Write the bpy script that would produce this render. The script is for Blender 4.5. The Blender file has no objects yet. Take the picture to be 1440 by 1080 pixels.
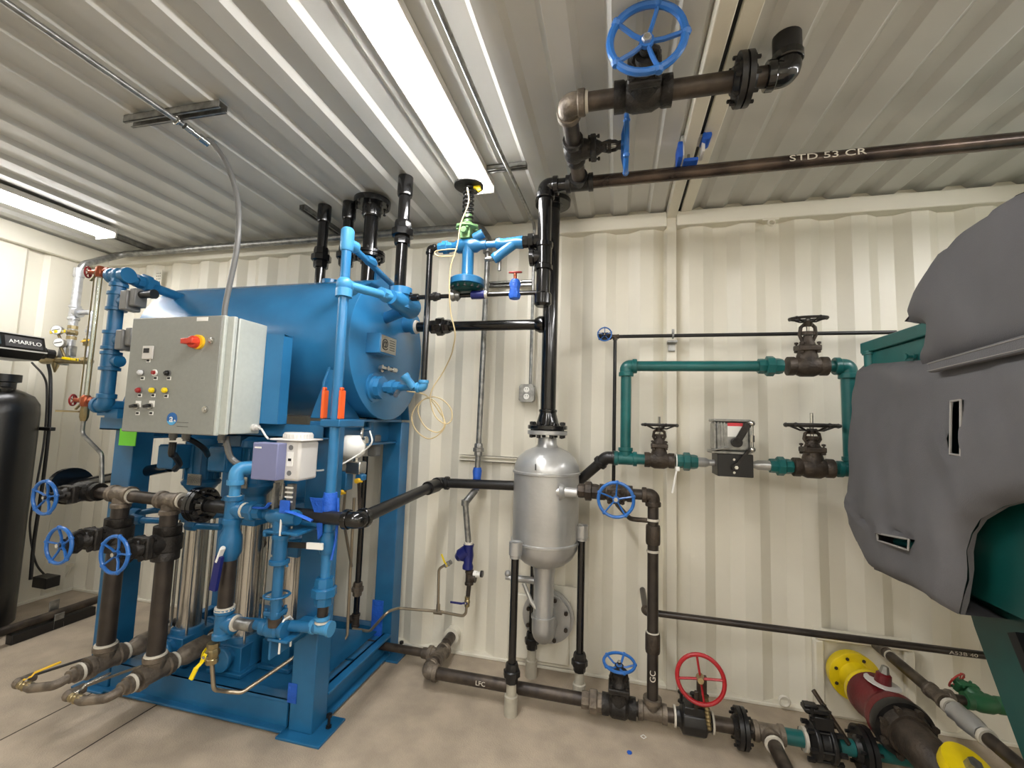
import bpy, math, random
from mathutils import Vector, Matrix, Quaternion
from mathutils.geometry import delaunay_2d_cdt
random.seed(7)
SC = bpy.context.scene
COL = SC.collection
V = Vector
AX, AY, AZ = V((1,0,0)), V((0,1,0)), V((0,0,1))
PI = math.pi
# ------------------------------------------------------------------ camera, world, exposure, lights
cam = bpy.data.cameras.new('camera'); cam.lens = 15.232; cam.sensor_width = 36; cam.clip_start = .02
camo = bpy.data.objects.new('camera', cam); COL.objects.link(camo)
camo.matrix_world = Matrix(((0.971784,-0.010111,0.235658,0),(0.233803,-0.090823,-0.968033,-2.5),(0.031191,0.995816,-0.085896,1.35),(0,0,0,1)))
SC.camera = camo
w = bpy.data.worlds.new('world'); SC.world = w; w.use_nodes = True
w.node_tree.nodes['Background'].inputs[0].default_value = (1, .97, .92, 1)
w.node_tree.nodes['Background'].inputs[1].default_value = .05
SC.view_settings.view_transform = 'Standard'; SC.view_settings.look = 'None'
SC.view_settings.gamma = 1; SC.view_settings.use_curve_mapping = False
SC.view_settings.exposure = 1.0
LAMP = 30.0          # strength of the LED lenses
def lin(c): return tuple(((v/255)/12.92 if v/255 <= .04045 else ((v/255+.055)/1.055)**2.4) for v in c)
MATS = {}
def mat(name, rgb, rough=.5, metal=0., var=.08, scale=6., bump=0., bscale=40., emis=0., spec=.5, coat=0., rgb2=None, thr=(.35,.65), stretch=(1,1,1), trans=0., alpha=1.):
    m = bpy.data.materials.new(name); m.use_nodes = True; nt = m.node_tree; N = nt.nodes; L = nt.links
    b = N['Principled BSDF']; c = lin(rgb)
    b.inputs['Roughness'].default_value = rough; b.inputs['Metallic'].default_value = metal
    b.inputs['Specular IOR Level'].default_value = spec; b.inputs['Coat Weight'].default_value = coat
    b.inputs['Transmission Weight'].default_value = trans
    tc = N.new('ShaderNodeTexCoord'); mp = N.new('ShaderNodeMapping'); mp.inputs['Scale'].default_value = stretch
    L.new(tc.outputs['Object'], mp.inputs[0])
    n = N.new('ShaderNodeTexNoise'); n.inputs['Scale'].default_value = scale; n.inputs['Detail'].default_value = 5
    L.new(mp.outputs[0], n.inputs['Vector'])
    r = N.new('ShaderNodeValToRGB'); r.color_ramp.elements[0].position = thr[0]; r.color_ramp.elements[1].position = thr[1]
    if rgb2: d = lin(rgb2)
    else: d = tuple(v*(1-2*var) for v in c)
    r.color_ramp.elements[0].color = (*d, 1)
    r.color_ramp.elements[1].color = (*c, 1)
    L.new(n.outputs[0], r.inputs[0]); L.new(r.outputs[0], b.inputs['Base Color'])
    if bump:
        n2 = N.new('ShaderNodeTexNoise'); n2.inputs['Scale'].default_value = bscale; n2.inputs['Detail'].default_value = 4
        L.new(mp.outputs[0], n2.inputs['Vector'])
        bp = N.new('ShaderNodeBump'); bp.inputs['Strength'].default_value = bump; bp.inputs['Distance'].default_value = .01
        L.new(n2.outputs[0], bp.inputs['Height']); L.new(bp.outputs[0], b.inputs['Normal'])
    if emis:
        b.inputs['Emission Color'].default_value = (*c, 1); b.inputs['Emission Strength'].default_value = emis
    MATS[name] = m; return m
mat('wall_paint', (229,224,208), .38, var=.05, scale=1.6, bump=.12, bscale=25)
mat('ceiling_paint', (200,199,193), .36, var=.07, scale=1.8, bump=.1, bscale=14)
mat('floor_paint', (180,165,145), .55, var=.12, scale=7, bump=.35, bscale=160)
mat('led', (252,250,249), .5, emis=LAMP, var=0)
mat('led_dim', (250,249,250), .5, emis=LAMP*.55, var=0)
mat('white_metal', (215,212,205), .45, var=.02)
mat('blue', (34,104,150), .3, var=.14, scale=5, bump=.04, bscale=30)
mat('tank_blue', (46,118,168), .24, var=.1, scale=4, bump=.05, bscale=18)
mat('sky_blue', (70,146,196), .32, var=.1, scale=5)
mat('wheel_blue', (40,104,180), .32, var=.1, scale=12)
mat('tape', (28,92,196), .6, var=.12, scale=20, bump=.6, bscale=60)
mat('navy', (26,34,104), .35, var=.1)
mat('teal', (26,98,96), .33, var=.12, scale=8)
mat('dark_teal', (6,70,66), .4, var=.15, scale=5)
mat('gloss_black', (14,14,15), .16, var=.1, coat=.3)
mat('satin_black', (24,23,23), .38, var=.15)
mat('pipe_black', (34,30,28), .34, var=.1, rgb2=(62,55,49), scale=14, thr=(.3,.75), metal=.2)
mat('pipe_brown', (84,74,64), .42, rgb2=(48,42,38), scale=16, thr=(.35,.7), metal=.45, bump=.1, bscale=50)
mat('mill_pipe', (98,84,74), .25, rgb2=(48,41,38), scale=10, thr=(.3,.7), metal=.6)
mat('fitting', (132,121,107), .5, rgb2=(86,78,69), scale=22, metal=.5, bump=.25, bscale=120)
mat('iron', (52,48,44), .48, rgb2=(30,28,26), scale=22, metal=.35, bump=.3, bscale=120)
mat('bronze_iron', (78,68,58), .5, rgb2=(50,44,38), scale=18, metal=.4, bump=.3, bscale=100)
mat('silver_paint', (186,186,184), .34, var=.1, scale=5, metal=.55, bump=.08, bscale=60)
mat('galv', (160,160,156), .35, rgb2=(122,122,120), scale=30, metal=.75)
mat('foil', (198,200,204), .3, metal=.8, var=.1, scale=30, bump=.3, bscale=60)
mat('steel', (206,205,200), .22, var=.12, metal=.95, scale=3, stretch=(1,1,.1))
mat('tube_steel', (168,156,136), .28, var=.1, metal=.8)
mat('brass', (166,150,112), .3, var=.15, metal=.85, scale=20)
mat('copper', (176,96,66), .35, var=.15, metal=.7, scale=20)
mat('red', (150,28,28), .35, var=.12)
mat('wheel_red', (168,26,34), .35, var=.1)
mat('red_iron', (112,16,26), .42, var=.2, scale=8, bump=.15, bscale=90)
mat('pale_red', (178,64,58), .4, var=.1)
mat('yellow', (236,208,16), .35, var=.08, scale=10)
mat('green_paint', (118,160,104), .4, var=.15, scale=14)
mat('valve_green', (44,104,66), .45, var=.15)
mat('panel_grey', (138,140,134), .42, var=.03, scale=60, bump=.08, bscale=300)
mat('panel_side', (182,187,180), .42, var=.03, scale=60, bump=.08, bscale=300)
mat('fabric', (100,99,101), .85, var=.06, scale=4, bump=.25, bscale=400)
mat('stitch', (150,147,142), .8, var=.04)
mat('plastic_black', (20,20,21), .3, var=.1)
mat('tank_black', (26,25,24), .3, var=.1, bump=.05, bscale=60)
mat('dark', (8,9,10), .6, var=0)
mat('plastic_grey', (112,112,110), .35, var=.05)
mat('purple_grey', (120,124,160), .4, var=.04)
mat('off_white', (206,203,198), .4, var=.03)
mat('white', (235,234,228), .4, var=.02)
mat('lens_white', (210,212,214), .2, var=0)
mat('sign_red', (200,50,60), .3, var=0)
mat('handle_red', (205,62,40), .35, var=.05)
mat('handle_yellow', (238,190,40), .35, var=.05)
mat('lime', (120,220,60), .6, var=.05)
mat('orange', (244,96,36), .35, var=.05)
mat('logo_blue', (22,92,160), .3, var=0)
mat('logo_light', (80,170,220), .3, var=0)
mat('lcd', (60,74,78), .15, var=0)
mat('glass', (230,240,236), .05, var=0, trans=.92, spec=.5)
mat('cream_wire', (206,186,140), .5, var=.05)
mat('rubber', (60,58,58), .6, var=.1)
mat('anod_teal', (60,170,158), .2, var=.05)
mat('thread_seal', (204,198,184), .6, var=.08, scale=50)
mat('primer', (176,170,154), .6, var=.08, scale=20, bump=.2, bscale=80)
mat('mark', (205,198,184), .8, var=0)
# ------------------------------------------------------------------ mesh helpers
def basis(a):
    a = V(a).normalized(); h = AZ if abs(a.z) < .9 else AX
    u = h.cross(a).normalized(); return u, a.cross(u), a
class MB:
    def __init__(s): s.v = []; s.f = []
    def add(s, vs, fs):
        o = len(s.v); s.v += [tuple(v) for v in vs]; s.f += [tuple(i+o for i in f) for f in fs]; return s
    def lathe(s, p, a, prof, seg=16, cap=True, rot=0., ell=(1,1), frame=None):
        p = V(p); u, v, a = frame or basis(a); vs = []; fs = []; n = len(prof)
        for h, r in prof:
            for k in range(seg):
                t = 2*PI*k/seg+rot; vs.append(p+a*h+u*(r*math.cos(t)*ell[0])+v*(r*math.sin(t)*ell[1]))
        for i in range(n-1):
            for k in range(seg):
                q = (k+1) % seg; fs.append((i*seg+k, i*seg+q, (i+1)*seg+q, (i+1)*seg+k))
        if cap:
            fs.append(tuple(range(seg-1, -1, -1))); fs.append(tuple((n-1)*seg+k for k in range(seg)))
        return s.add(vs, fs)
    def cyl(s, p0, p1, r, r2=None, seg=16):
        p0, p1 = V(p0), V(p1); d = p1-p0
        if d.length < 1e-5: return s
        return s.lathe(p0, d, [(0, r), (d.length, r if r2 is None else r2)], seg)
    def tube(s, pts, r, seg=10, closed=False, cap=True, ell=1.):
        pts = [V(p) for p in pts]; n = len(pts); vs = []; fs = []
        T = []
        for i in range(n):
            a = pts[(i-1) % n] if closed or i > 0 else pts[i]; b = pts[(i+1) % n] if closed or i < n-1 else pts[i]
            T.append((b-a).normalized())
        u = basis(T[0])[0]
        for i in range(n):
            if i: u = T[i-1].rotation_difference(T[i]) @ u
            w_ = T[i].cross(u).normalized()
            ri = r[i] if isinstance(r, (list, tuple)) else r
            for k in range(seg):
                t = 2*PI*k/seg; vs.append(pts[i]+u*(ri*math.cos(t))+w_*(ri*math.sin(t)*ell))
        m = n if closed else n-1
        for i in range(m):
            j = (i+1) % n
            for k in range(seg):
                q = (k+1) % seg; fs.append((i*seg+k, i*seg+q, j*seg+q, j*seg+k))
        if cap and not closed:
            fs.append(tuple(range(seg-1, -1, -1))); fs.append(tuple((n-1)*seg+k for k in range(seg)))
        return s.add(vs, fs)
    def ring(s, c, a, R, r, seg=32, rs=8):
        c = V(c); u, v, a = basis(a)
        return s.tube([c+u*(R*math.cos(2*PI*k/seg))+v*(R*math.sin(2*PI*k/seg)) for k in range(seg)], r, rs, True)
    def box(s, c, d, R=None):
        c = V(c); vs = []
        for x in (-1, 1):
            for y in (-1, 1):
                for z in (-1, 1):
                    o = V((x*d[0]/2, y*d[1]/2, z*d[2]/2)); vs.append(c+(R @ o if R else o))
        return s.add(vs, [(0,1,3,2),(4,6,7,5),(0,4,5,1),(2,3,7,6),(0,2,6,4),(1,5,7,3)])
    def bx(s, a, b):
        return s.box([(a[i]+b[i])/2 for i in range(3)], [abs(b[i]-a[i]) for i in range(3)])
    def bar(s, p0, p1, w_, h, up=None):
        p0, p1 = V(p0), V(p1); a = (p1-p0).normalized(); up = V(up) if up else (AZ if abs(a.z) < .9 else AY)
        u = up.cross(a).normalized(); v = a.cross(u); R = Matrix((u, v, a)).transposed()
        return s.box((p0+p1)/2, (w_, h, (p1-p0).length), R)
    def prism(s, pts, ext):
        pts = [V(p) for p in pts]; e = V(ext); n = len(pts)
        return s.add(pts+[p+e for p in pts], [tuple(range(n-1, -1, -1)), tuple(range(n, 2*n))]+[(i, (i+1) % n, (i+1) % n+n, i+n) for i in range(n)])
    def ball(s, c, r, seg=12, R=None):
        c = V(c); r = (r, r, r) if not isinstance(r, (tuple, list)) else r; vs = []; fs = []; m = seg//2
        for i in range(m+1):
            ph = PI*i/m
            for k in range(seg):
                t = 2*PI*k/seg; o = V((r[0]*math.sin(ph)*math.cos(t), r[1]*math.sin(ph)*math.sin(t), r[2]*math.cos(ph)))
                vs.append(c+(R @ o if R else o))
        for i in range(m):
            for k in range(seg):
                q = (k+1) % seg; fs.append((i*seg+k, (i+1)*seg+k, (i+1)*seg+q, i*seg+q))
        return s.add(vs, fs)
    def build(s, name, m, bevel=0., ang=38):
        me = bpy.data.meshes.new(name); me.from_pydata(s.v, [], s.f)
        me.validate()
        import bmesh
        b = bmesh.new(); b.from_mesh(me)
        bmesh.ops.remove_doubles(b, verts=b.verts, dist=1e-6)
        bmesh.ops.recalc_face_normals(b, faces=b.faces)
        b.to_mesh(me); b.free()
        me.materials.append(MATS[m])
        me.polygons.foreach_set('use_smooth', [True]*len(me.polygons)); me.set_sharp_from_angle(angle=math.radians(ang))
        o = bpy.data.objects.new(name, me); COL.objects.link(o)
        if bevel:
            md = o.modifiers.new('bevel', 'BEVEL'); md.width = bevel; md.segments = 2; md.limit_method = 'ANGLE'; md.angle_limit = .6
        return o
def fillet(pts, rad, n=6):
    pts = [V(p) for p in pts]; out = [pts[0]]
    for i in range(1, len(pts)-1):
        a = (pts[i-1]-pts[i]); b = (pts[i+1]-pts[i]); la, lb = a.length, b.length; a.normalize(); b.normalize()
        ang = a.angle(b)
        if ang > 3.1: out.append(pts[i]); continue
        d = min(rad/math.tan(ang/2), la*.49, lb*.49); rr = d*math.tan(ang/2)
        c = pts[i]+(a+b).normalized()*(rr/math.sin(ang/2)); s0 = pts[i]+a*d-c; s1 = pts[i]+b*d-c
        for k in range(n+1): out.append(c+s0.normalized().slerp(s1.normalized(), k/n)*rr if rr > 1e-6 else pts[i])
    out.append(pts[-1]); return out
def smooth(pts, n=8):
    pts = [V(p) for p in pts]; q = [pts[0]*2-pts[1]]+pts+[pts[-1]*2-pts[-2]]; out = []
    for i in range(1, len(q)-2):
        for k in range(n):
            t = k/n; a, b, c, d = q[i-1], q[i], q[i+1], q[i+2]
            out.append(.5*((2*b)+(c-a)*t+(2*a-5*b+4*c-d)*t*t+(3*b-a-3*c+d)*t**3))
    out.append(pts[-1]); return out
INST = {}
class T:
    """one thing: collects parts built in world coordinates, then hangs them under an Empty at its base"""
    def __init__(s, name, label, cat, group=None):
        s.name, s.label, s.cat, s.group = name, label, cat, group; s.obs = []; s.inst = []; s.tops = []
    def part(s, name, mb, m, parent=None, label=None, bevel=0., ang=38, stuff=False):
        o = mb.build(name, m, bevel, ang); s.obs.append(o)
        if parent: o.parent = parent
        else: s.tops.append(o)
        if label: o['label'] = label
        if stuff: o['kind'] = 'stuff'
        return o
    def bolt(s, p, a, r=.009, ln=.05, parent=None, m='satin_black', name='bolt'):
        key = (m, name)
        if key not in INST:
            b = MB().lathe((0,0,-.5), AZ, [(0,.45),(1,.45)], 8).lathe((0,0,-.5), AZ, [(.02,1),(.2,1)], 6).lathe((0,0,.3), AZ, [(0,1),(.18,1)], 6)
            o = b.build(name, m); INST[key] = o.data
        else:
            o = bpy.data.objects.new(name, INST[key]); COL.objects.link(o)
        u, v, w_ = basis(a); M = Matrix((u*r, v*r, w_*ln)).transposed().to_4x4(); M.translation = V(p)
        o.matrix_basis = M; s.inst.append(o)
        if parent: o.parent = parent
        else: s.tops.append(o)
        return o
    def done(s):
        pts = [v.co for o in s.obs for v in o.data.vertices]
        lo = [min(p[i] for p in pts) for i in range(3)]; hi = [max(p[i] for p in pts) for i in range(3)]
        L = V(((lo[0]+hi[0])/2, (lo[1]+hi[1])/2, lo[2]))
        for o in s.obs: o.data.transform(Matrix.Translation(-L))
        for o in s.inst: o.matrix_basis = Matrix.Translation(-L) @ o.matrix_basis
        if len(s.tops) == 1 and len(s.obs) == 1 and not s.inst:
            r = s.tops[0]; r.name = s.name
        else:
            r = bpy.data.objects.new(s.name, None); r.empty_display_size = .05; COL.objects.link(r)
            for o in s.tops: o.parent = r
        r.location = L; r['label'] = s.label; r['category'] = s.cat
        if s.group: r['group'] = s.group
        return r
def one(name, label, cat, mb, m, group=None, bevel=0., ang=38):
    t = T(name, label, cat, group); t.part(name, mb, m, bevel=bevel, ang=ang); return t.done()
def struct(name, mb, m, bevel=0., ang=38, parent=None):
    o = mb.build(name, m, bevel, ang)
    if parent: o.parent = parent
    else: o['kind'] = 'structure'
    return o
# ------------------------------------------------------------------ fittings
def collar(mb, p, a, r, ln): a = V(a).normalized(); mb.lathe(V(p)-a*ln/2, a, [(0,r*.94),(ln*.12,r),(ln*.88,r),(ln,r*.94)], 18)
def tee_mb(p, a, b, r):
    p, a, b = V(p), V(a).normalized(), V(b).normalized(); m = MB()
    m.lathe(p-a*2.1*r, a, [(0,1.38*r),(.65*r,1.38*r),(.8*r,1.2*r),(3.4*r,1.2*r),(3.55*r,1.38*r),(4.2*r,1.38*r)], 18)
    m.lathe(p, b, [(0,1.1*r),(1.35*r,1.2*r),(1.5*r,1.38*r),(2.1*r,1.38*r)], 18); return m
def elbow_mb(p, d0, d1, r):
    """fitting at the corner p between incoming direction d0 and outgoing d1"""
    p, d0, d1 = V(p), V(d0).normalized(), V(d1).normalized(); m = MB()
    e = 1.5*r; pts = fillet([p-d0*e, p, p+d1*e], 1.4*r, 8); m.tube(pts, 1.22*r, 16)
    collar(m, p-d0*1.6*r, d0, 1.42*r, .85*r); collar(m, p+d1*1.6*r, d1, 1.42*r, .85*r); return m
def union_mb(p, a, r):
    a = V(a).normalized(); m = MB()
    m.lathe(V(p)-a*2.0*r, a, [(0,1.35*r),(.8*r,1.4*r),(1.3*r,1.3*r)], 8)
    m.lathe(V(p)-a*.75*r, a, [(0,1.6*r),(.12*r,1.85*r),(1.2*r,1.85*r),(1.4*r,1.6*r)], 8)
    m.lathe(V(p)+a*.5*r, a, [(0,1.45*r),(.9*r,1.45*r),(1.5*r,1.3*r)], 8); return m
def flange(t, p, a, R, th, r, m='satin_black', nb=8, bolts=True, pair=True, br=None, m2=None, bl=None):
    a = V(a).normalized(); p = V(p)
    k = (MB().lathe(p-a*(th+.002), a, [(-.9*th,r*1.25),(0,r*1.6),(0,R),(th*.95,R),(th,R*.98)], 28)); f1 = t.part('flange', k, m)
    if pair:
        k = MB().lathe(p+a*.002, a, [(0,R*.98),(th*.05,R),(th,R),(th,r*1.6),(1.9*th,r*1.25)], 28); t.part('flange', k, m2 or m)
        t.part('gasket', MB().lathe(p-a*.0025, a, [(0,R*.86),(.005,R*.86)], 24), 'rubber')
    u, v, _ = basis(a); br = br or R*.085
    if bolts:
        for i in range(nb):
            ang = 2*PI*(i+.5)/nb; q = p+(u*math.cos(ang)+v*math.sin(ang))*R*.8
            t.bolt(q, a, br, bl or (th*4.2 if pair else th*2.6), None)
def run(label, pts, r, m='pipe_black', fm=None, name='pipe_run', cat='pipe', bend=None, extras=(), group=None, seals=False, done=True, seg=16, skip=()):
    t = T(name, label, cat, group); pts = [V(p) for p in pts]; fm = fm or m
    if bend: t.part('pipe', MB().tube(fillet(pts, bend), r, 10), m)
    else:
        for i in range(len(pts)-1):
            t.part('pipe', MB().cyl(pts[i], pts[i+1], r, seg=seg), m)
        for i in range(1, len(pts)-1):
            if i in skip: continue
            d0 = pts[i]-pts[i-1]; d1 = pts[i+1]-pts[i]
            if d0.angle(d1) < .05: continue
            e = t.part('elbow', elbow_mb(pts[i], d0, d1, r), fm)
            if seals: t.part('thread_seal', MB().lathe(pts[i]+d1.normalized()*2.0*r, d1, [(0,1.2*r),(.35*r,1.12*r)], 16), 'thread_seal', e)
    for x in extras:
        k, p, a = x[0], V(x[1]), V(x[2]).normalized()
        if k == 'tee':
            e = t.part('tee', tee_mb(p, a, x[3], r), x[4] if len(x) > 4 else fm)
            if seals: t.part('thread_seal', MB().lathe(p+a*2.05*r, a, [(0,1.2*r),(.35*r,1.12*r)], 16), 'thread_seal', e)
        elif k == 'union': t.part('union', union_mb(p, a, r), x[3] if len(x) > 3 else fm)
        elif k == 'coupling':
            b = MB(); collar(b, p, a, 1.32*r, x[3] if len(x) > 3 else 2.6*r); t.part('coupling', b, x[4] if len(x) > 4 else fm)
        elif k == 'flange': flange(t, p, a, x[3], x[4], r, x[5] if len(x) > 5 else fm, x[6] if len(x) > 6 else 8)
        elif k == 'seal': t.part('thread_seal', MB().lathe(p-a*.2*r, a, [(0,1.18*r),(.4*r,1.14*r)], 16), 'thread_seal')
        elif k == 'cap': t.part('cap', MB().lathe(p-a*.8*r, a, [(0,1.36*r),(1.3*r,1.36*r),(1.7*r,1.1*r)], 16), fm)
        elif k == 'reducer': t.part('reducer', MB().lathe(p-a*1.5*r, a, [(0,1.35*r),(1.2*r,1.35*r),(2.6*r,x[3]*1.2),(3.2*r,x[3]*1.2)], 16), x[4] if len(x) > 4 else fm)
    return t.done() if done else t
def wheel_mb(c, a, R, n=5, rt=.075, dish=.12, knob=True, rot=.3, hub=.2):
    c = V(c); u, v, a = basis(a); m = MB(); m.ring(c, a, R, R*rt, 36, 8)
    h = c-a*R*dish
    for k in range(n):
        t = 2*PI*k/n+rot; d = u*math.cos(t)+v*math.sin(t)
        m.tube([h+d*R*.1, h+d*R*.45, c+d*R*.97], R*rt*.8, 6, ell=.7)
        if knob: m.ball(c+d*R*1.02, R*rt*1.35, 8)
    m.lathe(h-a*R*.08, a, [(0,R*hub),(R*.16,R*hub)], 14); return m
def gate_valve(label, c, a, s, r, wr, H, body='iron', wheel='wheel_blue', n=5, rise=0., name='gate_valve', cat='valve', group=None, blen=2.9, dish=.12, flanged=0, tag=None, stem='steel', rot=.3, knob=True, rt=.1, bs=1.):
    t = T(name, label, cat, group); c, a, s = V(c), V(a).normalized(), V(s).normalized(); n_ = a.cross(s)
    b = MB().lathe(c-a*blen*r, a, [(0,1.45*r),(.9*r,1.45*r),(1.1*r,1.3*r),((blen-.9)*r,1.62*r),((blen+.9)*r,1.62*r),((2*blen-1.1)*r,1.3*r),((2*blen-.9)*r,1.45*r),(2*blen*r,1.45*r)], 18)
    b.lathe(c, s, [(0,1.5*r*bs),(1.5*r,1.45*r*bs),(2.2*r,1.25*r*bs),(2.35*r,1.3*r*bs)], 18)
    t.part('body', b, body)
    if flanged:
        for k in (-1, 1):
            flange(t, c+a*k*blen*r, a, flanged, .018, r, body, 8)
    R = Matrix((a, n_, s)).transposed()
    k = MB().box(c+s*2.75*r, (3.0*r*bs, 2.7*r*bs, .85*r), R).lathe(c+s*3.1*r, s, [(0,1.2*r*bs),(.5*r,.95*r*bs),(.9*r,.7*r*bs),(1.6*r,.62*r*bs)], 14)
    bo = t.part('bonnet', k, body, bevel=r*.18)
    for i in (-1, 1):
        for j in (-1, 1): t.bolt(c+s*2.85*r+a*i*1.15*r*bs+n_*j*1.0*r*bs, s, .3*r, 1.7*r, bo, body)
    y = MB(); top = H-.12*wr-.5*r
    for i in (-1, 1):
        y.tube([c+s*3.6*r+a*i*.6*r, c+s*(3.6*r*.6+top*.4)+a*i*1.1*r, c+s*(top*.8+3.6*r*.2)+a*i*.95*r, c+s*top+a*i*.35*r], .27*r, 7)
    y.lathe(c+s*(top-.45*r), s, [(0,.55*r),(.8*r,.65*r)], 12)
    y.lathe(c+s*(3.6*r*.5+top*.5), s, [(-.25*r,.95*r),(.25*r,.95*r)], 10)
    t.part('yoke', y, body)
    t.part('stem', MB().cyl(c+s*3.4*r, c+s*(H+rise+.25*r), .24*r, seg=8), stem)
    hw = t.part('handwheel', wheel_mb(c+s*H, s, wr, n, rt, dish, knob, rot), wheel)
    t.part('wheel_nut', MB().lathe(c+s*(H-.04*wr), s, [(0,.14*wr),(.1*wr,.13*wr)], 6), tag or 'iron', hw)
    return t.done()
def ball_valve(label, c, a, s, r, lever, ln=.1, body='brass', hm='yellow', name='ball_valve', group=None, seals=False, lw=None):
    """body on axis a, stem along s, lever pointing along lever"""
    t = T(name, label, 'valve', group); c, a, s = V(c), V(a).normalized(), V(s).normalized(); l = V(lever).normalized()
    t.part('body', MB().lathe(c-a*2.4*r, a, [(0,1.4*r),(1.1*r,1.4*r),(1.3*r,1.2*r),(2*r,1.6*r),(2.8*r,1.6*r),(3.5*r,1.2*r),(3.7*r,1.4*r),(4.8*r,1.4*r)], 8), body)
    t.part('stem', MB().cyl(c+s*r, c+s*2.6*r, .45*r, seg=8), 'steel')
    k = c+s*2.4*r; lw = lw or .9*r
    m = MB().bar(k-l*.9*r, k+l*1.2*r, lw*1.1, .25*r, s).bar(k+l*1.1*r, k+l*1.9*r+s*.9*r, lw, .25*r, s).bar(k+l*1.8*r+s*.85*r, k+l*(ln)+s*.85*r, lw*1.15, .5*r, s)
    t.part('lever', m, hm, bevel=.1*r); return t.done()
def rod(label, pts, r, m, name='cable', cat='cable', n=8, seg=8, group=None):
    return one(name, label, cat, MB().tube(smooth(pts, n), r, seg), m, group)
def text_mesh(s, size, m, name='lettering', loc=(0,0,0), R=None, ext=.0006, font_shear=0, squash=1.):
    cu = bpy.data.curves.new(name, 'FONT'); cu.body = s; cu.size = size; cu.extrude = ext; cu.align_x = 'CENTER'; cu.align_y = 'CENTER'; cu.shear = font_shear
    cu.resolution_u = 3
    o = bpy.data.objects.new(name, cu); COL.objects.link(o); dg = bpy.context.evaluated_depsgraph_get()
    me = bpy.data.meshes.new_from_object(o.evaluated_get(dg)); COL.objects.unlink(o); bpy.data.objects.remove(o)
    M = (R.to_4x4() if R else Matrix.Identity(4)); M = Matrix.Translation(V(loc)) @ M @ Matrix.Diagonal((squash,1,1,1))
    me.transform(M); me.materials.clear(); me.materials.append(MATS[m])
    ob = bpy.data.objects.new(name, me); COL.objects.link(ob); return ob
def add_text(t, s, size, m, loc, R, parent=None, **k):
    o = text_mesh(s, size, m, 'lettering', loc, R, **k); t.obs.append(o)
    if parent: o.parent = parent
    else: t.tops.append(o)
    return o
R_FRONT = Matrix(((1,0,0),(0,0,-1),(0,1,0)))     # text facing -Y, upright
# ------------------------------------------------------------------ the room (a corrugated steel container)
XL, XR, YF, ZC = -3.93, 3.4, -4.7, 2.56
def corr_profile(a, b, per, pts):
    out = []; k = math.floor(a/per)-1
    while k*per < b+per:
        for x, d in pts:
            q = k*per+x
            if a < q < b: out.append((q, d))
        k += 1
    return [(a, 0.)]+out+[(b, 0.)]
def sheet(prof, f0, f1, back):
    """extrude a profile between two end functions; back = offset vector that gives thickness"""
    n = len(prof); m = MB(); bk = V(back)
    A = [V(f0(*p)) for p in prof]; B = [V(f1(*p)) for p in prof]
    m.add(A+B+[p+bk for p in A]+[p+bk for p in B], [(i, i+1, n+i+1, n+i) for i in range(n-1)]+[(2*n+i, 3*n+i, 3*n+i+1, 2*n+i+1) for i in range(n-1)]
          + [(i, 2*n+i, 2*n+i+1, i+1) for i in range(n-1)]+[(n+i, n+i+1, 3*n+i+1, 3*n+i) for i in range(n-1)])
    return m
WP = [(.121-.0005,0),(.194,0),(.2435+.0115,.036),(.315+.005,.036)]   # near flat, slope, far flat, slope
WP = [(.121,0),(.194,0),(.2495,.036),(.3205,.036)]
def wall_sheet(a, b):
    m = sheet(corr_profile(a, b, .2615, WP), lambda x, d: (x, d, 0), lambda x, d: (x, d, 2.50), (0,.012,0)); return m
struct('wall_back', wall_sheet(XL, .262), 'wall_paint', ang=15)
struct('wall_back', wall_sheet(.315, XR), 'wall_paint', ang=15)
LP = [(.02,0),(.11,0),(.135,.028),(.215,.028),(.24,0)]
struct('wall_left', sheet(corr_profile(YF, 0, .30, LP), lambda y, d: (XL-d, y, 0), lambda y, d: (XL-d, y, 2.50), (-.012,0,0)), 'wall_paint', ang=15)
struct('wall_right', sheet(corr_profile(YF, 0, .26, LP), lambda y, d: (XR+d, y, 0), lambda y, d: (XR+d, y, 2.56), (.012,0,0)), 'wall_paint', ang=15)
struct('wall_front', sheet(corr_profile(XL, XR, .2615, WP), lambda x, d: (x, YF-d, 0), lambda x, d: (x, YF-d, 2.56), (0,-.012,0)), 'wall_paint', ang=15)
struct('floor', MB().bx((XL-.1, YF-.1, -.08), (XR+.1, .1, 0)), 'floor_paint')
CPL = [(.045,0),(.066,.02),(.152,.02),(.173,0)]
CPR = [(.055,0),(.078,0),(.152,.0),(.180,.0)]
CPR = [(.064,.0),(.150,.0),(.175,.02),(.240-.0,.02),(.2635,.0)]
CPR = [(.0635,0),(.155,0),(.180,.02),(.2385-.2,.02)]
def ceil(a, b, ph):
    return sheet(corr_profile(a, b, .2, ph), lambda x, d: (x, YF, ZC+d), lambda x, d: (x, 0.02, ZC+d), (0,0,.012))
struct('ceiling', ceil(XL, .27, CPL), 'ceiling_paint', ang=15)
struct('ceiling', ceil(.39, XR, sorted(CPR)), 'ceiling_paint', ang=15)
m = MB()
m.bx((XL, -.035, 2.465), (.262, .05, 2.548)).bx((XL, .0, 2.548), (.262, .05, 2.61)); struct('trim_1', m, 'wall_paint', bevel=.006)
struct('trim_2', MB().bx((.315, -.035, 2.465), (XR, .05, 2.548)).bx((.315, .0, 2.548), (XR, .05, 2.61)), 'wall_paint', bevel=.006)
struct('trim_3', MB().bx((.262, -.012, 0), (.315, .05, 2.56)), 'wall_paint', bevel=.004)
struct('trim_4', MB().bx((.262, YF, 2.52), (.315, -.0, 2.60)).bx((.335, YF, 2.54), (.392, 0, 2.60)), 'wall_paint', bevel=.004)
struct('trim_5', MB().bx((.315, YF, 2.556), (.336, 0, 2.60)), 'dark')
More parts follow.
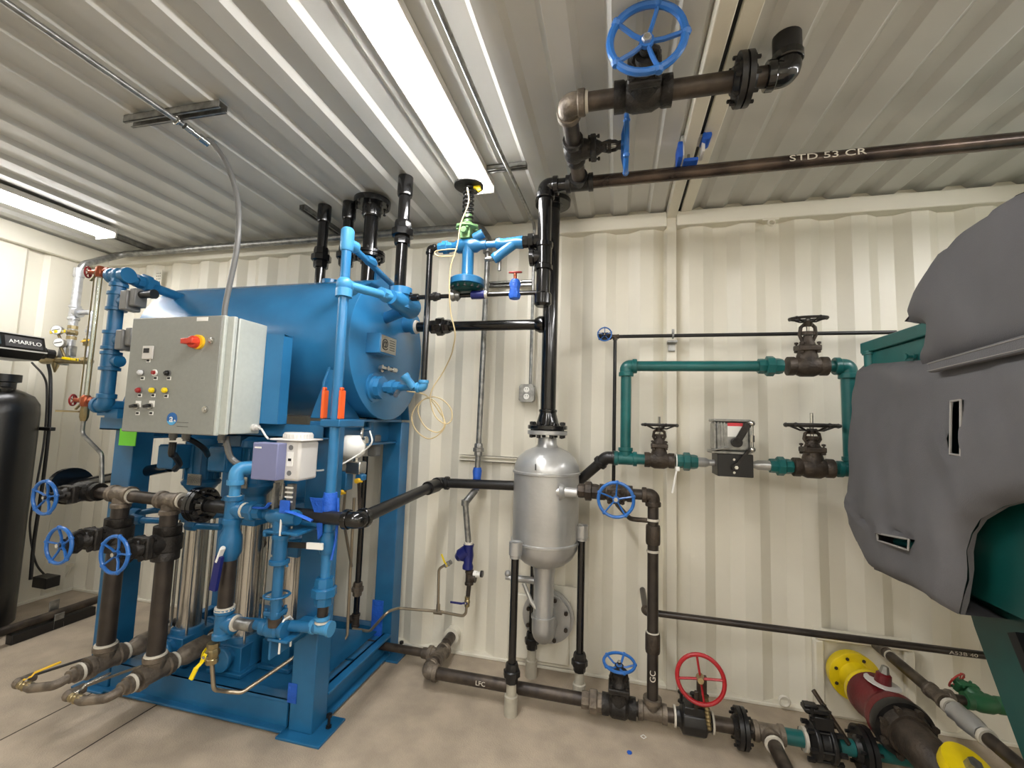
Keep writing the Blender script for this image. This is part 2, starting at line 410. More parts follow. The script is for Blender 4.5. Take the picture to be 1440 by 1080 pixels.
struct('trim_6', MB().bx((XL, YF, 2.43), (XL+.045, 0, 2.56)), 'wall_paint', bevel=.006)
struct('baseboard_back', MB().bx((XL, -.012, 0), (.262, .05, .016)).bx((.315, -.012, 0), (XR, .05, .016)), 'wall_paint', bevel=.003)
struct('baseboard_left', MB().bx((XL-.05, YF, 0), (XL+.012, 0, .02)), 'wall_paint', bevel=.003)
for k, x in enumerate(((-2.412, -0.946, 0.0)[0], (-2.043, -0.873, 0.0)[0], 1.6)):
    struct('trim_%d' % (7+k), MB().bx((x-.0025, YF, -.001), (x+.0025, -.02, .0012)), 'bronze_iron')
# ------------------------------------------------------------------ LED fixtures
def led(x, y0, y1, label, wd=.13, lm='led'):
    t = T('led_fixture', label, 'ceiling light', 'linear LED lights under the ceiling')
    t.part('housing', MB().bx((x-wd/2-.012, y0, 2.525), (x+wd/2+.012, y1, 2.558)), 'white_metal', bevel=.004)
    t.part('lens', MB().prism([(x+wd/2*math.cos(a), y0+.01, 2.527-.034*math.sin(a)) for a in [PI*k/10 for k in range(11)]], (0, y1-y0-.02, 0)), lm)
    for y in (y0, y1): t.part('end_cap', MB().bx((x-wd/2-.014, y-.006, 2.49), (x+wd/2+.014, y+.006, 2.558)), 'white_metal', bevel=.003)
    return t.done()
led(-.69, -2.0, -.5, 'lit linear LED light over the middle, its end beside the yellow tag')
led(-3.36, -2.3, -.40, 'lit linear LED light in the far left corner by the left wall', .15, 'led_dim')
led(-.69, -4.3, -2.8, 'lit linear LED light behind the camera position, middle row')
led(2.2, -4.2, -2.8, 'lit linear LED light behind the camera position, right row')
led(2.0, -2.3, -.6, 'lit linear LED light over the boiler, outside the frame to the right')
led(.78, -4.3, -2.8, 'added unseen linear fill light behind the camera position, between the middle and right rows')  # extra unseen fixture, added as fill to brighten the right wall
# ------------------------------------------------------------------ silver separator vessel
cx, cy = -.352, -.235
t = T('separator_vessel', 'silver painted upright separator vessel on three black pipe legs', 'tank')
ZB, ZT = (-0.372, -0.235, 0.614)[2], (-0.369, -0.235, 1.231)[2]
prof = [(0,.03),(.012,.07),(.03,.11),(.06,.145),(.10,.166),(.128,.1685),(.131,.175),(.141,.175),(.144,.1685)]
H = ZT-ZB
up = [(H-h, r) for h, r in prof[::-1]]
b = MB().lathe((cx,cy,ZB), AZ, prof+[(H*.5,.169)]+up, 40); body = t.part('shell', b, 'silver_paint')
t.part('neck', MB().lathe((cx,cy,ZT-.015), AZ, [(0,.062),(.012,.056),(.02,.05),(.055,.049)], 24), 'silver_paint')
nz = (-0.37, -0.235, 1.298)[2]
t.part('flange', MB().lathe((cx,cy,nz-.012), AZ, [(0,.1),(.003,.104),(.02,.104),(.022,.1)], 32), 'silver_paint', label='silver flange')
t.part('flange', MB().lathe((cx,cy,nz+.016), AZ, [(0,.1),(.003,.104),(.018,.104),(.022,.1)], 32), 'gloss_black', label='black flange')
t.part('gasket', MB().lathe((cx,cy,nz+.008), AZ, [(0,.078),(.011,.078)], 24), 'rubber')
for k in range(8):
    a = 2*PI*(k+.5)/8; t.bolt((cx+.085*math.cos(a), cy+.085*math.sin(a), nz+.013), AZ, .011, .085)
# side nozzle to the right
nzz = (-0.228, -0.3, 1.019)[2]
NX = cx+.168
t.part('side_nozzle', MB().cyl((cx+.06,-.365,nzz), ((-0.18, -0.365, 1.028)[0],-.365,nzz-.002), .0235).lathe((cx+.088,-.365,nzz), AX, [(0,.044),(.018,.034),(.024,.026)], 18), 'silver_paint')
t.part('mark', MB().bx((cx-.03, cy-.1715, 1.118), (cx-.026, cy-.1665, 1.148)), 'dark')
# drain leg: down pipe, elbow, wall flange
dz = (-0.356, -0.235, 0.282)[2]
t.part('drain_pipe', MB().cyl((cx,cy,ZB+.01), (cx,cy,dz+.03), .052).lathe((cx,cy,ZB-.04), AZ, [(0,.054),(.05,.058)], 24), 'silver_paint')
t.part('drain_elbow', MB().tube(fillet([(cx,cy,dz+.09),(cx,cy,dz),(cx,-.05,dz)], .06, 10), .056, 20).lathe((cx,cy,dz+.085), AZ, [(0,.06),(.012,.06)], 24), 'silver_paint')
t.part('flange', MB().lathe((cx+.0,-.09,dz+.02), AY, [(0,.125),(.02,.125)], 32).lathe((cx,-.066,dz+.02), AY, [(0,.14),(.02,.14)], 32), 'silver_paint', label='round bolted flange at the wall')
for k in range(8):
    a = 2*PI*(k+.5)/8; t.bolt((cx+.11*math.cos(a), -.08, dz+.02+.11*math.sin(a)), AY, .011, .06, m='bronze_iron')
# small branch with tubing on the left of the drain
bz = (-0.444, -0.235, 0.542)[2]
t.part('branch_pipe', MB().cyl((cx,cy,bz), (cx-.15,cy,bz), .017).lathe((cx-.15,cy,bz), -AX, [(0,.026),(.02,.026)], 6).cyl((cx-.16,cy,bz),(cx-.2,cy,bz),.012).ball((cx-.19,cy,bz+.02), .017), 'silver_paint')
t.part('tube', MB().tube(fillet([(cx,cy-.03,bz-.16),(cx-.06,cy-.03,bz-.09),(cx-.10,cy-.02,bz-.01)], .03), .011, 8), 'silver_paint')
# legs
for (px, py, fx, fy, lab) in ((725,775,-.463,-.424,'front left leg'), (813,770,-.165,-.24,'right leg'), (739,800,-.43,-.10,'rear leg')):
    topz = {725:(-0.463, -0.419, 0.723)[2], 813:(-0.165, -0.449, 0.786)[2], 739:.80}[px]
    l = t.part('leg', MB().cyl((fx,fy,.15), (fx,fy,topz), .0185), 'gloss_black')
    t.part('socket', MB().lathe((fx,fy,topz-.02), AZ, [(0,.026),(.012,.026),(.015,.031),(.075,.031),(.07,.022),(.06,.02)], 18).bar((fx,fy,topz+.03), (cx+(fx-cx)*.85, cy+(fy-cy)*.85, topz+.03), .03, .04), 'silver_paint', l)
    t.part('union', union_mb((fx,fy,.185), AZ, .0215), 'satin_black', l)
    t.part('foot', MB().lathe((fx,fy,0), AZ, [(0,.031),(.085,.031),(.088,.024),(.15,.022)], 20), 'primer', l)
t.done()
# vent riser from the separator to the ceiling
t = T('vent_riser', 'thick gloss black riser from the separator vessel up through the ceiling', 'pipe')
vx, vy = cx, cy
t.part('pipe', MB().cyl((vx,vy,nz+.10), (vx-.0,vy,2.57), .0405, seg=24), 'gloss_black')
t.part('weld_neck', MB().lathe((vx,vy,nz+.038), AZ, [(0,.062),(.06,.045),(.068,.045),(.07,.048),(.08,.048),(.084,.041)], 24), 'gloss_black')
t.part('ceiling_flange', MB().lathe((vx,vy,2.53), AZ, [(0,.052),(.004,.056),(.006,.095),(.03,.098)], 28), 'gloss_black')
t.done()

# header in front with cap, tees
fx, fy = (-0.332, -0.6, 2.041)[0], -.60
ztop = 2.44
t = T('steam_header', 'gloss black vertical header in front of the vent riser, capped at its foot', 'pipe')
zcap = (-0.335, -0.6, 1.882)[2]
t.part('pipe', MB().cyl((fx,fy,zcap), (fx,fy,ztop-.03), .0315, seg=24), 'gloss_black')
t.part('pipe', MB().cyl((fx,fy,ztop), (fx+.16,fy,ztop), .030, seg=20), 'gloss_black')
t.part('elbow', elbow_mb((fx,fy,ztop), AZ, AX, .030), 'gloss_black')
zt = (-0.331, -0.6, 2.105)[2]
t.part('tee', tee_mb((fx,fy,zt), AZ, -AX, .030), 'gloss_black')
t.part('cap', MB().lathe((fx,fy,zcap-.01), AZ, [(0,.028),(.008,.036),(.012,.040),(.055,.040),(.062,.034)], 24), 'gloss_black')
t.done()
yo = -.60; tx = -.175
t = T('overhead_pipe', 'long mill-finish black pipe running right under the ceiling to the frame edge', 'pipe')
t.part('pipe', MB().cyl((tx-.02,yo,ztop), (3.2,yo,ztop), .028, seg=20), 'mill_pipe')
t.part('tee', tee_mb((tx,yo,ztop), AX, -AY, .029), 'satin_black')
add_text(t, 'STD 53 CR', .036, 'mark', (.80, yo-.0285, ztop), R_FRONT, squash=1.6)
t.done()
yb = -1.10; zb = ztop
run('brown pipe branch coming forward from the overhead pipe to the big gate valve', [(tx,yo-.05,zb),(tx,yb,zb),(tx+.17,yb,zb)], .030, 'pipe_brown', 'fitting', seals=True)
gate_valve('small black gate valve on the forward branch, blue wheel seen edge-on', (tx,-.845,zb), AY, AX, .027, .098, .20, blen=2.6)
gate_valve('big black gate valve under the ceiling with a round blue wheel facing the room', (.072,yb,zb), AX, -AY, .034, .102, .215, blen=2.7, tag='foil', rot=.0, rt=.11)
run('brown overhead pipe with a bolted black flange pair, turning up into the ceiling', [(.16,yb,zb),(.50,yb,zb),(.50,yb,2.60)], .031, 'pipe_brown', 'gloss_black', extras=[('flange',(.375,yb,zb),AX,.078,.017,'satin_black',8)])
one('ceiling_sleeve', 'black cut-off sleeve where the flanged pipe enters the ceiling', 'pipe sleeve', MB().lathe((.50,yb,zb+.062), AZ, [(0,.040),(.115,.040)], 24), 'satin_black')
c = (0.299, -0.577, 2.52)
t = T('pipe_hanger', 'blue taped beam clamp above the overhead pipe at the ceiling seam', 'hanger')
t.part('clamp', MB().bx((.25,-.68,2.47),(.262,-.61,2.56)).bx((.25,-.68,2.545),(.34,-.61,2.556)).bx((.33,-.68,2.48),(.342,-.61,2.55)), 'white_metal', bevel=.003)
t.part('tape', MB().bx((.236,-.69,2.462),(.256,-.6,2.53)), 'tape', bevel=.005); t.part('tape', MB().bx((.262,-.66,2.458),(.32,-.60,2.472)), 'tape', bevel=.004)
t.part('tape_roll', MB().lathe((.345,-.71,2.53), AY, [(0,.018),(.07,.018)], 14), 'tape')
t.part('rod', MB().cyl((.29,-.60,2.42), (.29,-.60,2.55), .006), 'steel')
t.done()
# ------------------------------------------------------------------ teal bypass loop on the back wall
yt = -.20; zu = 1.653; zl = 1.180
xa, xb = .045, 1.04
R_ = .0265
t = T('teal_bypass_pipe', 'teal painted rectangular bypass pipe loop on the back wall', 'pipe')
t.part('pipe', MB().cyl((xa,yt,zl), (xa,yt,zu), R_), 'teal'); t.part('pipe', MB().cyl((xa,yt,zu), (.72,yt,zu), R_), 'teal')
t.part('pipe', MB().cyl((.9,yt,zu), (xb,yt,zu), R_), 'teal'); t.part('pipe', MB().cyl((xb,yt,zu), (xb,yt,zl), .031), 'teal')
t.part('pipe', MB().cyl((xa,yt,zl), (.14,yt,zl), R_), 'teal'); t.part('pipe', MB().cyl((.86,yt,zl), (xb+.05,yt,zl), R_), 'teal')
t.part('elbow', elbow_mb((xa,yt,zu), AZ, AX, R_), 'teal'); t.part('elbow', elbow_mb((xb,yt,zu), AX, -AZ, .029), 'teal')
t.part('tee', tee_mb((xa,yt,zl), AX, AZ, R_), 'teal'); t.part('tee', tee_mb((xb,yt,zl), AX, AZ, .027), 'teal')
t.part('union', union_mb(((0.715, -0.2, 1.646)[0],yt,zu), AX, R_), 'teal')
t.part('union', union_mb(((0.338, -0.2, 1.184)[0],yt,zl), AX, .024), 'teal'); t.part('union', union_mb(((0.751, -0.2, 1.178)[0],yt,zl), AX, .024), 'teal')
t.done()
gate_valve('dark bronze gate valve in the top run of the teal loop, wheel tilted up', ((0.871, -0.2, 1.639)[0],yt,zu), AX, V((0,-.12,1)), .031, .075, .225, body='bronze_iron', wheel='iron', blen=2.7, dish=.22, rt=.085, rise=.0)
gate_valve('small dark gate valve at the lower left of the teal loop, wheel level', ((0.208, -0.2, 1.187)[0],yt,zl), AX, AZ, .026, .082, .175, body='bronze_iron', wheel='iron', blen=2.7, dish=.22, rt=.085, rise=.035)
gate_valve('dark gate valve at the lower right of the teal loop beside the fabric cover', ((0.884, -0.2, 1.182)[0],yt,zl), AX, AZ, .030, .105, .195, body='bronze_iron', wheel='iron', blen=2.7, dish=.22, rt=.085, rise=.05)
# metering actuator
ax = (0.538, -0.25, 1.224)[0]
t = T('fuel_actuator', 'grey motor actuator with linkage arms over a black valve block between teal unions', 'actuator')
t.part('valve_block', MB().bx((ax-.075,-.27,zl-.055),(ax+.078,-.14,zl+.05)), 'satin_black', bevel=.003)
t.part('nipple', MB().cyl((ax-.105,yt,zl),(ax+.105,yt,zl), .015).lathe((ax-.185,yt,zl), AX, [(0,.024),(.07,.023),(.085,.016)], 20).lathe((ax+.185,yt,zl), -AX, [(0,.024),(.07,.023),(.095,.013)], 20), 'silver_paint')
t.part('bracket', MB().bx((ax-.10,-.27,zl+.05),(ax+.07,-.15,zl+.062)).bar((ax-.10,-.28,zl+.066),(ax-.03,-.28,zl+.08),.03,.006), 'galv', bevel=.002)
mo = t.part('motor', MB().bx((ax-.085,-.265,zl+.06),(ax+.07,-.15,zl+.20)), 'galv', bevel=.012)
t.part('cover', MB().bx((ax-.09,-.27,zl+.2),(ax+.073,-.145,zl+.212)), 'galv', mo, bevel=.004)
for k in range(4): t.part('fin', MB().bx((ax-.088+.014*k,-.27,zl+.07),(ax-.082+.014*k,-.26,zl+.198)), 'galv', mo)
t.part('label', MB().bx((ax-.03,-.268,zl+.13),(ax+.035,-.265,zl+.18)), 'white', mo, label='white rating label')
t.part('label', MB().bx((ax-.03,-.2685,zl+.18),(ax+.035,-.265,zl+.195)), 'sign_red', mo, label='red strip over the rating label')
t.part('crank_arm', MB().bar((ax+.005,-.285,zl+.105),(ax+.055,-.285,zl+.195),.03,.008,AY).lathe((ax+.005,-.30,zl+.105), AY, [(0,.022),(.035,.022)], 18), 'iron')
t.part('link_rod', MB().cyl((ax+.068,-.292,zl+.195),(ax+.068,-.292,zl+.075), .006).ball((ax+.068,-.292,zl+.195),.014).ball((ax+.068,-.292,zl+.075),.014).lathe((ax+.068,-.292,zl+.11), AZ, [(0,.01),(.03,.01)], 6), 'steel')
t.part('lower_arm', MB().bar((ax+.0,-.285,zl-.005),(ax+.055,-.285,zl+.07),.014,.006,AY).lathe((ax,-.29,zl-.01), AY, [(0,.018),(.02,.018)], 16), 'iron')
for dz in (-.035, .025): t.bolt((ax-.005,-.27,zl+dz), AY, .006, .01, m='steel')
t.part('bolt_head', MB().lathe((ax,-.295,zl-.01), AY, [(0,.009),(.02,.009)], 6), 'steel')
t.done()
t = T('cable_tie', 'white cable tie with hanging tail round the lower left teal pipe', 'cable tie')
tx_ = (0.288, -0.2, 1.157)[0]
t.part('loop', MB().ring((tx_,yt,zl), AX, .034, .003, 24, 6), 'white'); t.part('head', MB().bx((tx_-.008,yt-.04,zl-.045),(tx_+.012,yt-.025,zl-.025)), 'white', bevel=.002)
t.part('tail', MB().bar((tx_,yt-.035,zl-.03),(tx_-.025,yt-.05,zl-.15),.008,.002,AY), 'white'); t.done()
# thin black pipe above, with drop and blue wheel valve
zh = (0.021, -0.08, 1.834)[2]; yh = -.075
xd = (-0.013, -0.075, 1.807)[0]
run('thin black pipe running level above the teal loop to the teal cover plate', [(xd-.03,yh,zh),(1.30,yh,zh)], .0095, 'satin_black', 'bronze_iron', extras=[('tee',(xd,yh,zh),AX,-AZ),])
run('thin black pipe dropping straight down beside the teal loop', [(xd,yh,zh-.02),(xd,yh,(-0.012, -0.075, 0.997)[2]-.06)], .0095, 'satin_black')
t = T('pipe_clip', 'small strut clip holding the thin black pipe to the wall post', 'clip')
t.part('base', MB().bx((.27,-.03,zh-.075),(.305,-.012,zh-.02)).bx((.262,-.075,zh-.035),(.312,-.02,zh-.025)), 'galv'); t.part('clamp', MB().ring((.288,yh,zh), AX, .013, .005, 16, 6).bx((.283,yh-.005,zh+.01),(.295,yh+.005,zh+.035)), 'galv'); t.done()
gate_valve('small valve with a five-spoke blue wheel at the left end of the thin black pipe', (xd-.055,yh,zh), AX, -AY, .012, .036, .07, wheel='wheel_blue', knob=True, rt=.1, dish=.3)
# pipe from the separator side nozzle: union, gate valve, elbow, down to the floor run
ys = -.365; zs = (-0.053, -0.365, 1.03)[2]; xv = (0.167, -0.365, 0.701)[0]
t = run('brown pipe leaving the separator nozzle, turning down to the floor run', [((-0.18, -0.365, 1.022)[0],ys,zs),(xv,ys,zs-.0),(xv,ys,.1)], .0245, 'pipe_black', 'bronze_iron', done=False,
    extras=[('union',((-0.146, -0.365, 1.024)[0]+.02,ys,zs),AX),('coupling',(xv,ys,(0.172, -0.365, 0.853)[2]),AZ,.085,'bronze_iron'),('coupling',(xv,ys,(0.176, -0.34, 0.382)[2]),AZ,.085,'bronze_iron'),
            ('seal',(xv,ys,(0.172, -0.365, 0.92)[2]),AZ),('seal',(xv,ys,(0.174, -0.365, 0.424)[2]),AZ),('seal',(xv,ys,(0.172, -0.365, 0.781)[2]),AZ)])
add_text(t, 'GC', .035, 'mark', (xv, ys-.0255, (0.172, -0.35, 0.249)[2]), R_FRONT @ Matrix.Rotation(PI/2,3,'Z'))
t.done()
gate_valve('gate valve beside the separator vessel, round blue wheel facing the room', ((-0.0, -0.365, 1.007)[0],ys,zs), AX, V((0,-1,-.05)), .026, .075, .15, body='bronze_iron', tag='foil', rot=.25, rt=.095)
run('short brown side pipe from the riser back to the thin black drop', [(xv,ys,zs-.115),(xv-.1,ys,zs-.115),(xd+.02,yh,zs-.105)], .011, 'bronze_iron', bend=.03)
# floor run
yr = -.36; zr = .085
xr0 = (-0.911, -0.319, 0.085)[0]
xs = xr0
t = run('brown floor pipe run from the corner elbow to the red wheel valve', [(xs,-.30,zr),(xs,yr-.0,zr),(xs+.01,yr,zr)], .030, 'pipe_brown', done=False, skip=(1,))
t.part('elbow', elbow_mb((xs,yr,zr), -AY, AX, .028), 'fitting')
xE = (0.366, -0.36, 0.06)[0]
t.part('pipe', MB().cyl((xs,yr,zr), (xE+.3,yr,zr), .0285), 'pipe_brown')
t.part('union', union_mb(((-0.089, -0.36, 0.071)[0],yr,zr), AX, .027), 'fitting', label='hex union with white seals')
for q in ((-0.13, -0.36, 0.066)[0],(-0.041, -0.36, 0.067)[0],(0.114, -0.36, 0.07)[0]): t.part('thread_seal', MB().lathe((q,yr,zr), AX, [(0,.034),(.008,.033)], 16), 'thread_seal')
t.part('tee', tee_mb((xv,yr+.0,zr), AX, AZ, .029), 'fitting')
add_text(t, 'LFC', .03, 'mark', ((-0.624, -0.36, 0.085)[0], yr-.03, zr+.004), R_FRONT); t.done()
gate_valve('black floor gate valve with a light blue wheel tilted up', ((0.022, -0.36, 0.063)[0],yr,zr), AX, V((0,-.12,1)), .031, .068, .20, wheel='wheel_blue', blen=2.4, dish=.25)
run('short brown pipe from the floor run into the wall socket', [(xs,-.10,zr+.02),(xs,yr+.12,zr),(xs,yr+.04,zr)], .029, 'pipe_brown', 'fitting', bend=.01, done=True)
xw = xs
t = T('pipe_sleeve', 'white painted wall sleeve round the short floor pipe', 'pipe sleeve')
t.part('sleeve', MB().lathe((xs,-.045,zr+.024), AY, [(0,.045),(.08,.045)], 24), 'wall_paint'); t.part('stub', MB().cyl((xs,-.12,zr+.021),(xs,.02,zr+.024),.029), 'pipe_brown'); t.done()
run('brown floor pipe coming from under the blue skid to the corner tee', [(-1.55,-.205,zr),(xs-.02,-.205,zr)], .021, 'pipe_brown', 'fitting', extras=[('coupling',(xs-.075,-.205,zr),AX,.05)])
one('pipe_tee', 'rough cast tee joining the two floor pipes near the blue skid', 'pipe fitting', tee_mb((xs,-.205,zr), AY, -AX, .030), 'fitting')
# red-wheel plug valve, flange, tee, butterfly valve, all along the floor run
xq = (0.337, -0.36, 0.075)[0]
t = T('red_wheel_valve', 'black lubricated valve on the floor with a four-spoke red handwheel on a chain arm', 'valve')
b = MB(); b.lathe((xq-.075,yr,zr), AX, [(0,.036),(.02,.04),(.03,.062),(.12,.062),(.13,.04),(.15,.036)], 10).box((xq,yr,zr+.045), (.085,.09,.05)); t.part('body', b, 'satin_black', bevel=.004)
for k in (-1,1): t.part('thread_seal', MB().lathe((xq+k*.077-.004,yr,zr), AX, [(0,.042),(.008,.042)], 16), 'thread_seal')
wc = (0.353, -0.44, 0.296)
wa = (V((-.1,-.9,.15))).normalized()
hw = t.part('handwheel', wheel_mb(wc, wa, .092, 4, .095, .05, False, .15, .16), 'wheel_red')
t.part('hub', MB().lathe(V(wc)-wa*.02, wa, [(0,.018),(.045,.012)], 10), 'brass', hw)
t.part('arm', MB().bar((xq+.03,yr-.02,zr+.03), V(wc)+V((.01,.03,-.0)), .04, .018, AY).bar((xq+.005,yr-.035,zr+.05), V(wc)+V((-.012,.02,-.06)), .018, .012, AY), 'bronze_iron', bevel=.004)
t.part('screw', MB().lathe((xq+.055,yr-.05,zr+.0), V((-.12,-.1,1)), [(h*.008, .009+.003*(h%2)) for h in range(18)], 10), 'brass')
for k in range(3): t.bolt((xq-.05+.05*k, yr, zr+.085), AZ, .014, .05, m='satin_black')
t.done()
x2 = (0.525, -0.36, 0.055)[0]; x3 = (0.61, -0.36, 0.054)[0]
t = T('flanged_pipe', 'bolted black flange pair on the floor run right of the red wheel valve', 'pipe')
t.part('pipe', MB().cyl((xq+.07,yr,zr),(x3+.03,yr,zr),.029), 'pipe_brown'); flange(t, (x2,yr,zr), AX, .078, .016, .03, 'satin_black', 8); t.done()
t = T('pipe_run', 'brown tee and pipe coming forward from the floor run, right of the black flange', 'pipe')
t.part('tee', tee_mb((x3+.02,yr,zr), AX, -AY, .028), 'fitting'); t.part('pipe', MB().cyl((x3+.02,yr,zr),(x3+.02,-1.2,zr),.027), 'pipe_brown')
t.part('thread_seal', MB().lathe((x3+.02,yr-.07,zr), -AY, [(0,.036),(.01,.034)], 16), 'thread_seal'); t.done()
x4 = (0.817, -0.36, 0.061)[0]
run('teal painted floor pipe between the brown tee and the lever valve', [(x3+.06,yr,zr),(x4+.35,yr,zr)], .030, 'teal')
t = T('lever_valve', 'black wafer valve on the teal floor pipe with a long dark lever leaning left', 'valve')
t.part('body', MB().lathe((x4-.045,yr,zr), AX, [(0,.04),(.01,.055),(.02,.07),(.035,.07),(.04,.058),(.07,.058),(.075,.07),(.09,.07),(.1,.055),(.11,.04)], 16).box((x4+.01,yr,zr+.085), (.07,.06,.05)), 'satin_black', bevel=.003)
t.part('top_plate', MB().box((x4-.015,yr,zr+.125), (.085,.05,.016)).box((x4-.03,yr-.0,zr+.138),(.05,.035,.012)), 'satin_black', bevel=.004)
for k in (-1,1):
    for j in (-1,1): t.bolt((x4-.0+.03*k,yr+.022*j,zr+.115), AZ, .009, .045)
t.part('lever', MB().bar((x4+.10,yr-.02,zr+.02), (0.822, -0.3, 0.254), .02, .012), 'bronze_iron', bevel=.003)
t.part('thread_seal', MB().lathe((x4-.06,yr,zr), AX, [(0,.045),(.012,.045)], 16), 'thread_seal')
for k in range(6):
    a = PI*k/3; t.bolt((x4+.01, yr+.062*math.cos(a), zr+.062*math.sin(a)), AX, .011, .13)
t.done()
t = T('flanged_pipe', 'second bolted black flange pair, at the bottom edge by the red valve body', 'pipe')
flange(t, ((0.974, -0.36, 0.049)[0],yr,zr), AX, .085, .018, .03, 'satin_black', 8); t.done()
# low black pipe across the right part of the wall
yl = -.30; zl2 = (0.204, -0.3, 0.484)[2]; xl = (0.147, -0.3, 0.48)[0]
t = run('long thin black pipe crossing low in front of the right wall plate', [(xl-.005,-.02,zl2-.0),(xl-.005,yl,zl2),(2.9,yl,zl2)], .0145, 'pipe_black', 'bronze_iron', done=False)
add_text(t, 'A53B 40', .018, 'mark', (1.35, yl-.015, zl2), R_FRONT, squash=1.5); t.done()
# wall plates
def wall_plate(label, x0, x1, z0, z1, hx, hz, hr):
    t = T('wall_plate', label, 'wall plate')
    t.part('plate', MB().bx((x0,-.02,z0),(x1,.0,z1)), 'wall_paint', bevel=.004)
    for a, b in (((x0-.02,-.045,z1-.0),(x1+.02,0,z1+.045)), ((x0-.03,-.04,z0),(x0+.012,0,z1)), ((x1-.012,-.04,z0),(x1+.03,0,z1))): t.part('frame_bar', MB().bx(a, b), 'wall_paint', bevel=.008)
    return t.done()
wall_plate('framed white cover plate on the wall behind the yellow flange', (0.961, 0.0, 0.338)[0], (1.308, 0.0, 0.387)[0], .01, (0.963, 0.0, 0.404)[2]-.05, 0, 0, 0)
t = T('wall_plate', 'white cover plate on the wall behind the silver vessel drain', 'wall plate')
a0, a1 = (-0.551, 0.0, 0.045)[0], (-0.217, 0.0, 0.059)[0]
t.part('plate', MB().bx((a0-.03,-.012,.02),(a1+.02,0,(-0.327, 0.0, 0.45)[2])), 'wall_paint', bevel=.003); t.part('inner_plate', MB().bx((a0,-.03,.04),(a1-.02,-.012,(-0.326, 0.0, 0.389)[2])), 'wall_paint', bevel=.01)
t.done()
# big yellow and red pipe coming out of the right wall plate
xy = 1.045; zy = .30
d = (V((1.076, -0.62, 0.269))-V((1.052, -0.09, 0.236))); 
A0 = V((1.071, -0.08, 0.234)); A1 = V((1.117, -0.6, 0.246)); A1 = V((A0.x, A1.y, A0.z)); dd = -AY
t = T('yellow_spool', 'yellow painted flanged spool where the big pipe leaves the right wall plate', 'pipe')
t.part('flange', MB().lathe(A0, dd, [(-.03,.10),(0,.105),(.018,.105),(.02,.10)], 32), 'yellow')
t.part('neck', MB().lathe(A0, dd, [(.015,.07),(.04,.055),(.09,.052),(.12,.06)], 28), 'yellow'); t.part('flange', MB().lathe(A0, dd, [(.115,.088),(.118,.09),(.135,.09),(.138,.088)], 32), 'yellow')
for k in range(8):
    a = 2*PI*(k+.5)/8; t.bolt(A0+V((.085*math.cos(a),-.02,.085*math.sin(a))), AY, .008, .012, m='bronze_iron')
t.done()
t = T('red_valve_body', 'dark red cast valve body bolted between the yellow spool and the black elbow', 'valve')
t.part('body', MB().lathe(A0, dd, [(.140,.085),(.145,.092),(.175,.092),(.185,.088),(.26,.084),(.29,.088),(.30,.098),(.33,.098)], 32), 'red_iron')
t.part('top_boss', MB().lathe(A0+V((.01,-.21,.075)), V((.15,0,1)), [(0,.03),(.045,.026),(.05,.02)], 20), 'red_iron'); t.part('plug', MB().lathe(A0+V((.018,-.21,.122)), V((.15,0,1)), [(0,.018),(.03,.012)], 6), 'galv')
t.part('tag', MB().lathe(A0+V((.01,-.21,.082)), V((.15,0,1)), [(0,.062),(.004,.062)], 20), 'white_metal', label='round white tag collar')
for k in range(8):
    a = 2*PI*(k+.5)/8
    t.bolt(A0+V((.08*math.cos(a),-.155,.08*math.sin(a))), AY, .010, .06, m='bronze_iron')
t.done()
t = T('black_elbow', 'dark flanged elbow at the bottom right corner with bolts round its collar', 'pipe fitting')
t.part('flange', MB().lathe(A0, dd, [(.335,.10),(.36,.103),(.375,.10)], 32), 'satin_black')
t.part('bend', MB().tube(fillet([A0+dd*.36, A0+dd*.52, A0+dd*.60+V((.05,0,-.08))], .08, 8), .066, 24), 'bronze_iron')
t.part('collar', MB().lathe(A0+dd*.37, dd, [(0,.085),(.04,.075)], 28), 'bronze_iron')
for k in range(8):
    a = 2*PI*(k+.5)/8; t.bolt(A0+dd*.37+V((.088*math.cos(a),0,.088*math.sin(a))), AY, .012, .07, m='bronze_iron')
t.done()
yf = V((1.092, -0.72, 0.289))
t = T('yellow_flange', 'yellow painted flange rim cut by the bottom frame edge', 'pipe fitting')
t.part('rim', MB().lathe(yf, V((0.2,-.5,.9)), [(-.02,.068),(.0,.072),(.02,.072),(.022,.05)], 32), 'yellow'); t.part('plug', MB().lathe(yf, V((0.2,-.5,.9)), [(0,.02),(.05,.02)], 6), 'galv'); t.done()
# second pipe coming forward at far right with reducers
B0 = V((1.185, -0.1, 0.37)); 
t = run('grey brown pipe coming forward over the floor right of the red valve, with silver reducers', [B0, B0+V((0,-.75,0))], .021, 'pipe_brown', 'fitting', done=False, extras=[('seal',B0+V((0,-.05,0)),AY)])
t.part('elbow', MB().tube(fillet([B0+V((0,.09,0)),B0,B0+V((0,-.02,0))],.02),.024,14), 'fitting')
t.part('tee', tee_mb(B0+V((0,-.34,0)), AY, AX, .021), 'fitting')
t.part('valve_body', MB().lathe(B0+V((0,-.42,0)), -AY, [(0,.022),(.01,.034),(.04,.030),(.06,.036),(.10,.033),(.13,.026)], 10), 'silver_paint')
for yy in (-.40,-.56): t.part('thread_seal', MB().lathe(B0+V((0,yy,0)), -AY, [(0,.03),(.012,.028)], 16), 'thread_seal')
t.done()
run('short nipple joining the green valve to the grey brown pipe', [B0+V((.02,-.34,0)),B0+V((.12,-.34,0))], .016, 'pipe_brown')
gate_valve('green painted valve lying on its side at the far right by the floor', B0+V((.14,-.34,0)), AX, V((-.3,.5,.3)), .020, .034, .085, body='valve_green', wheel='pale_red')
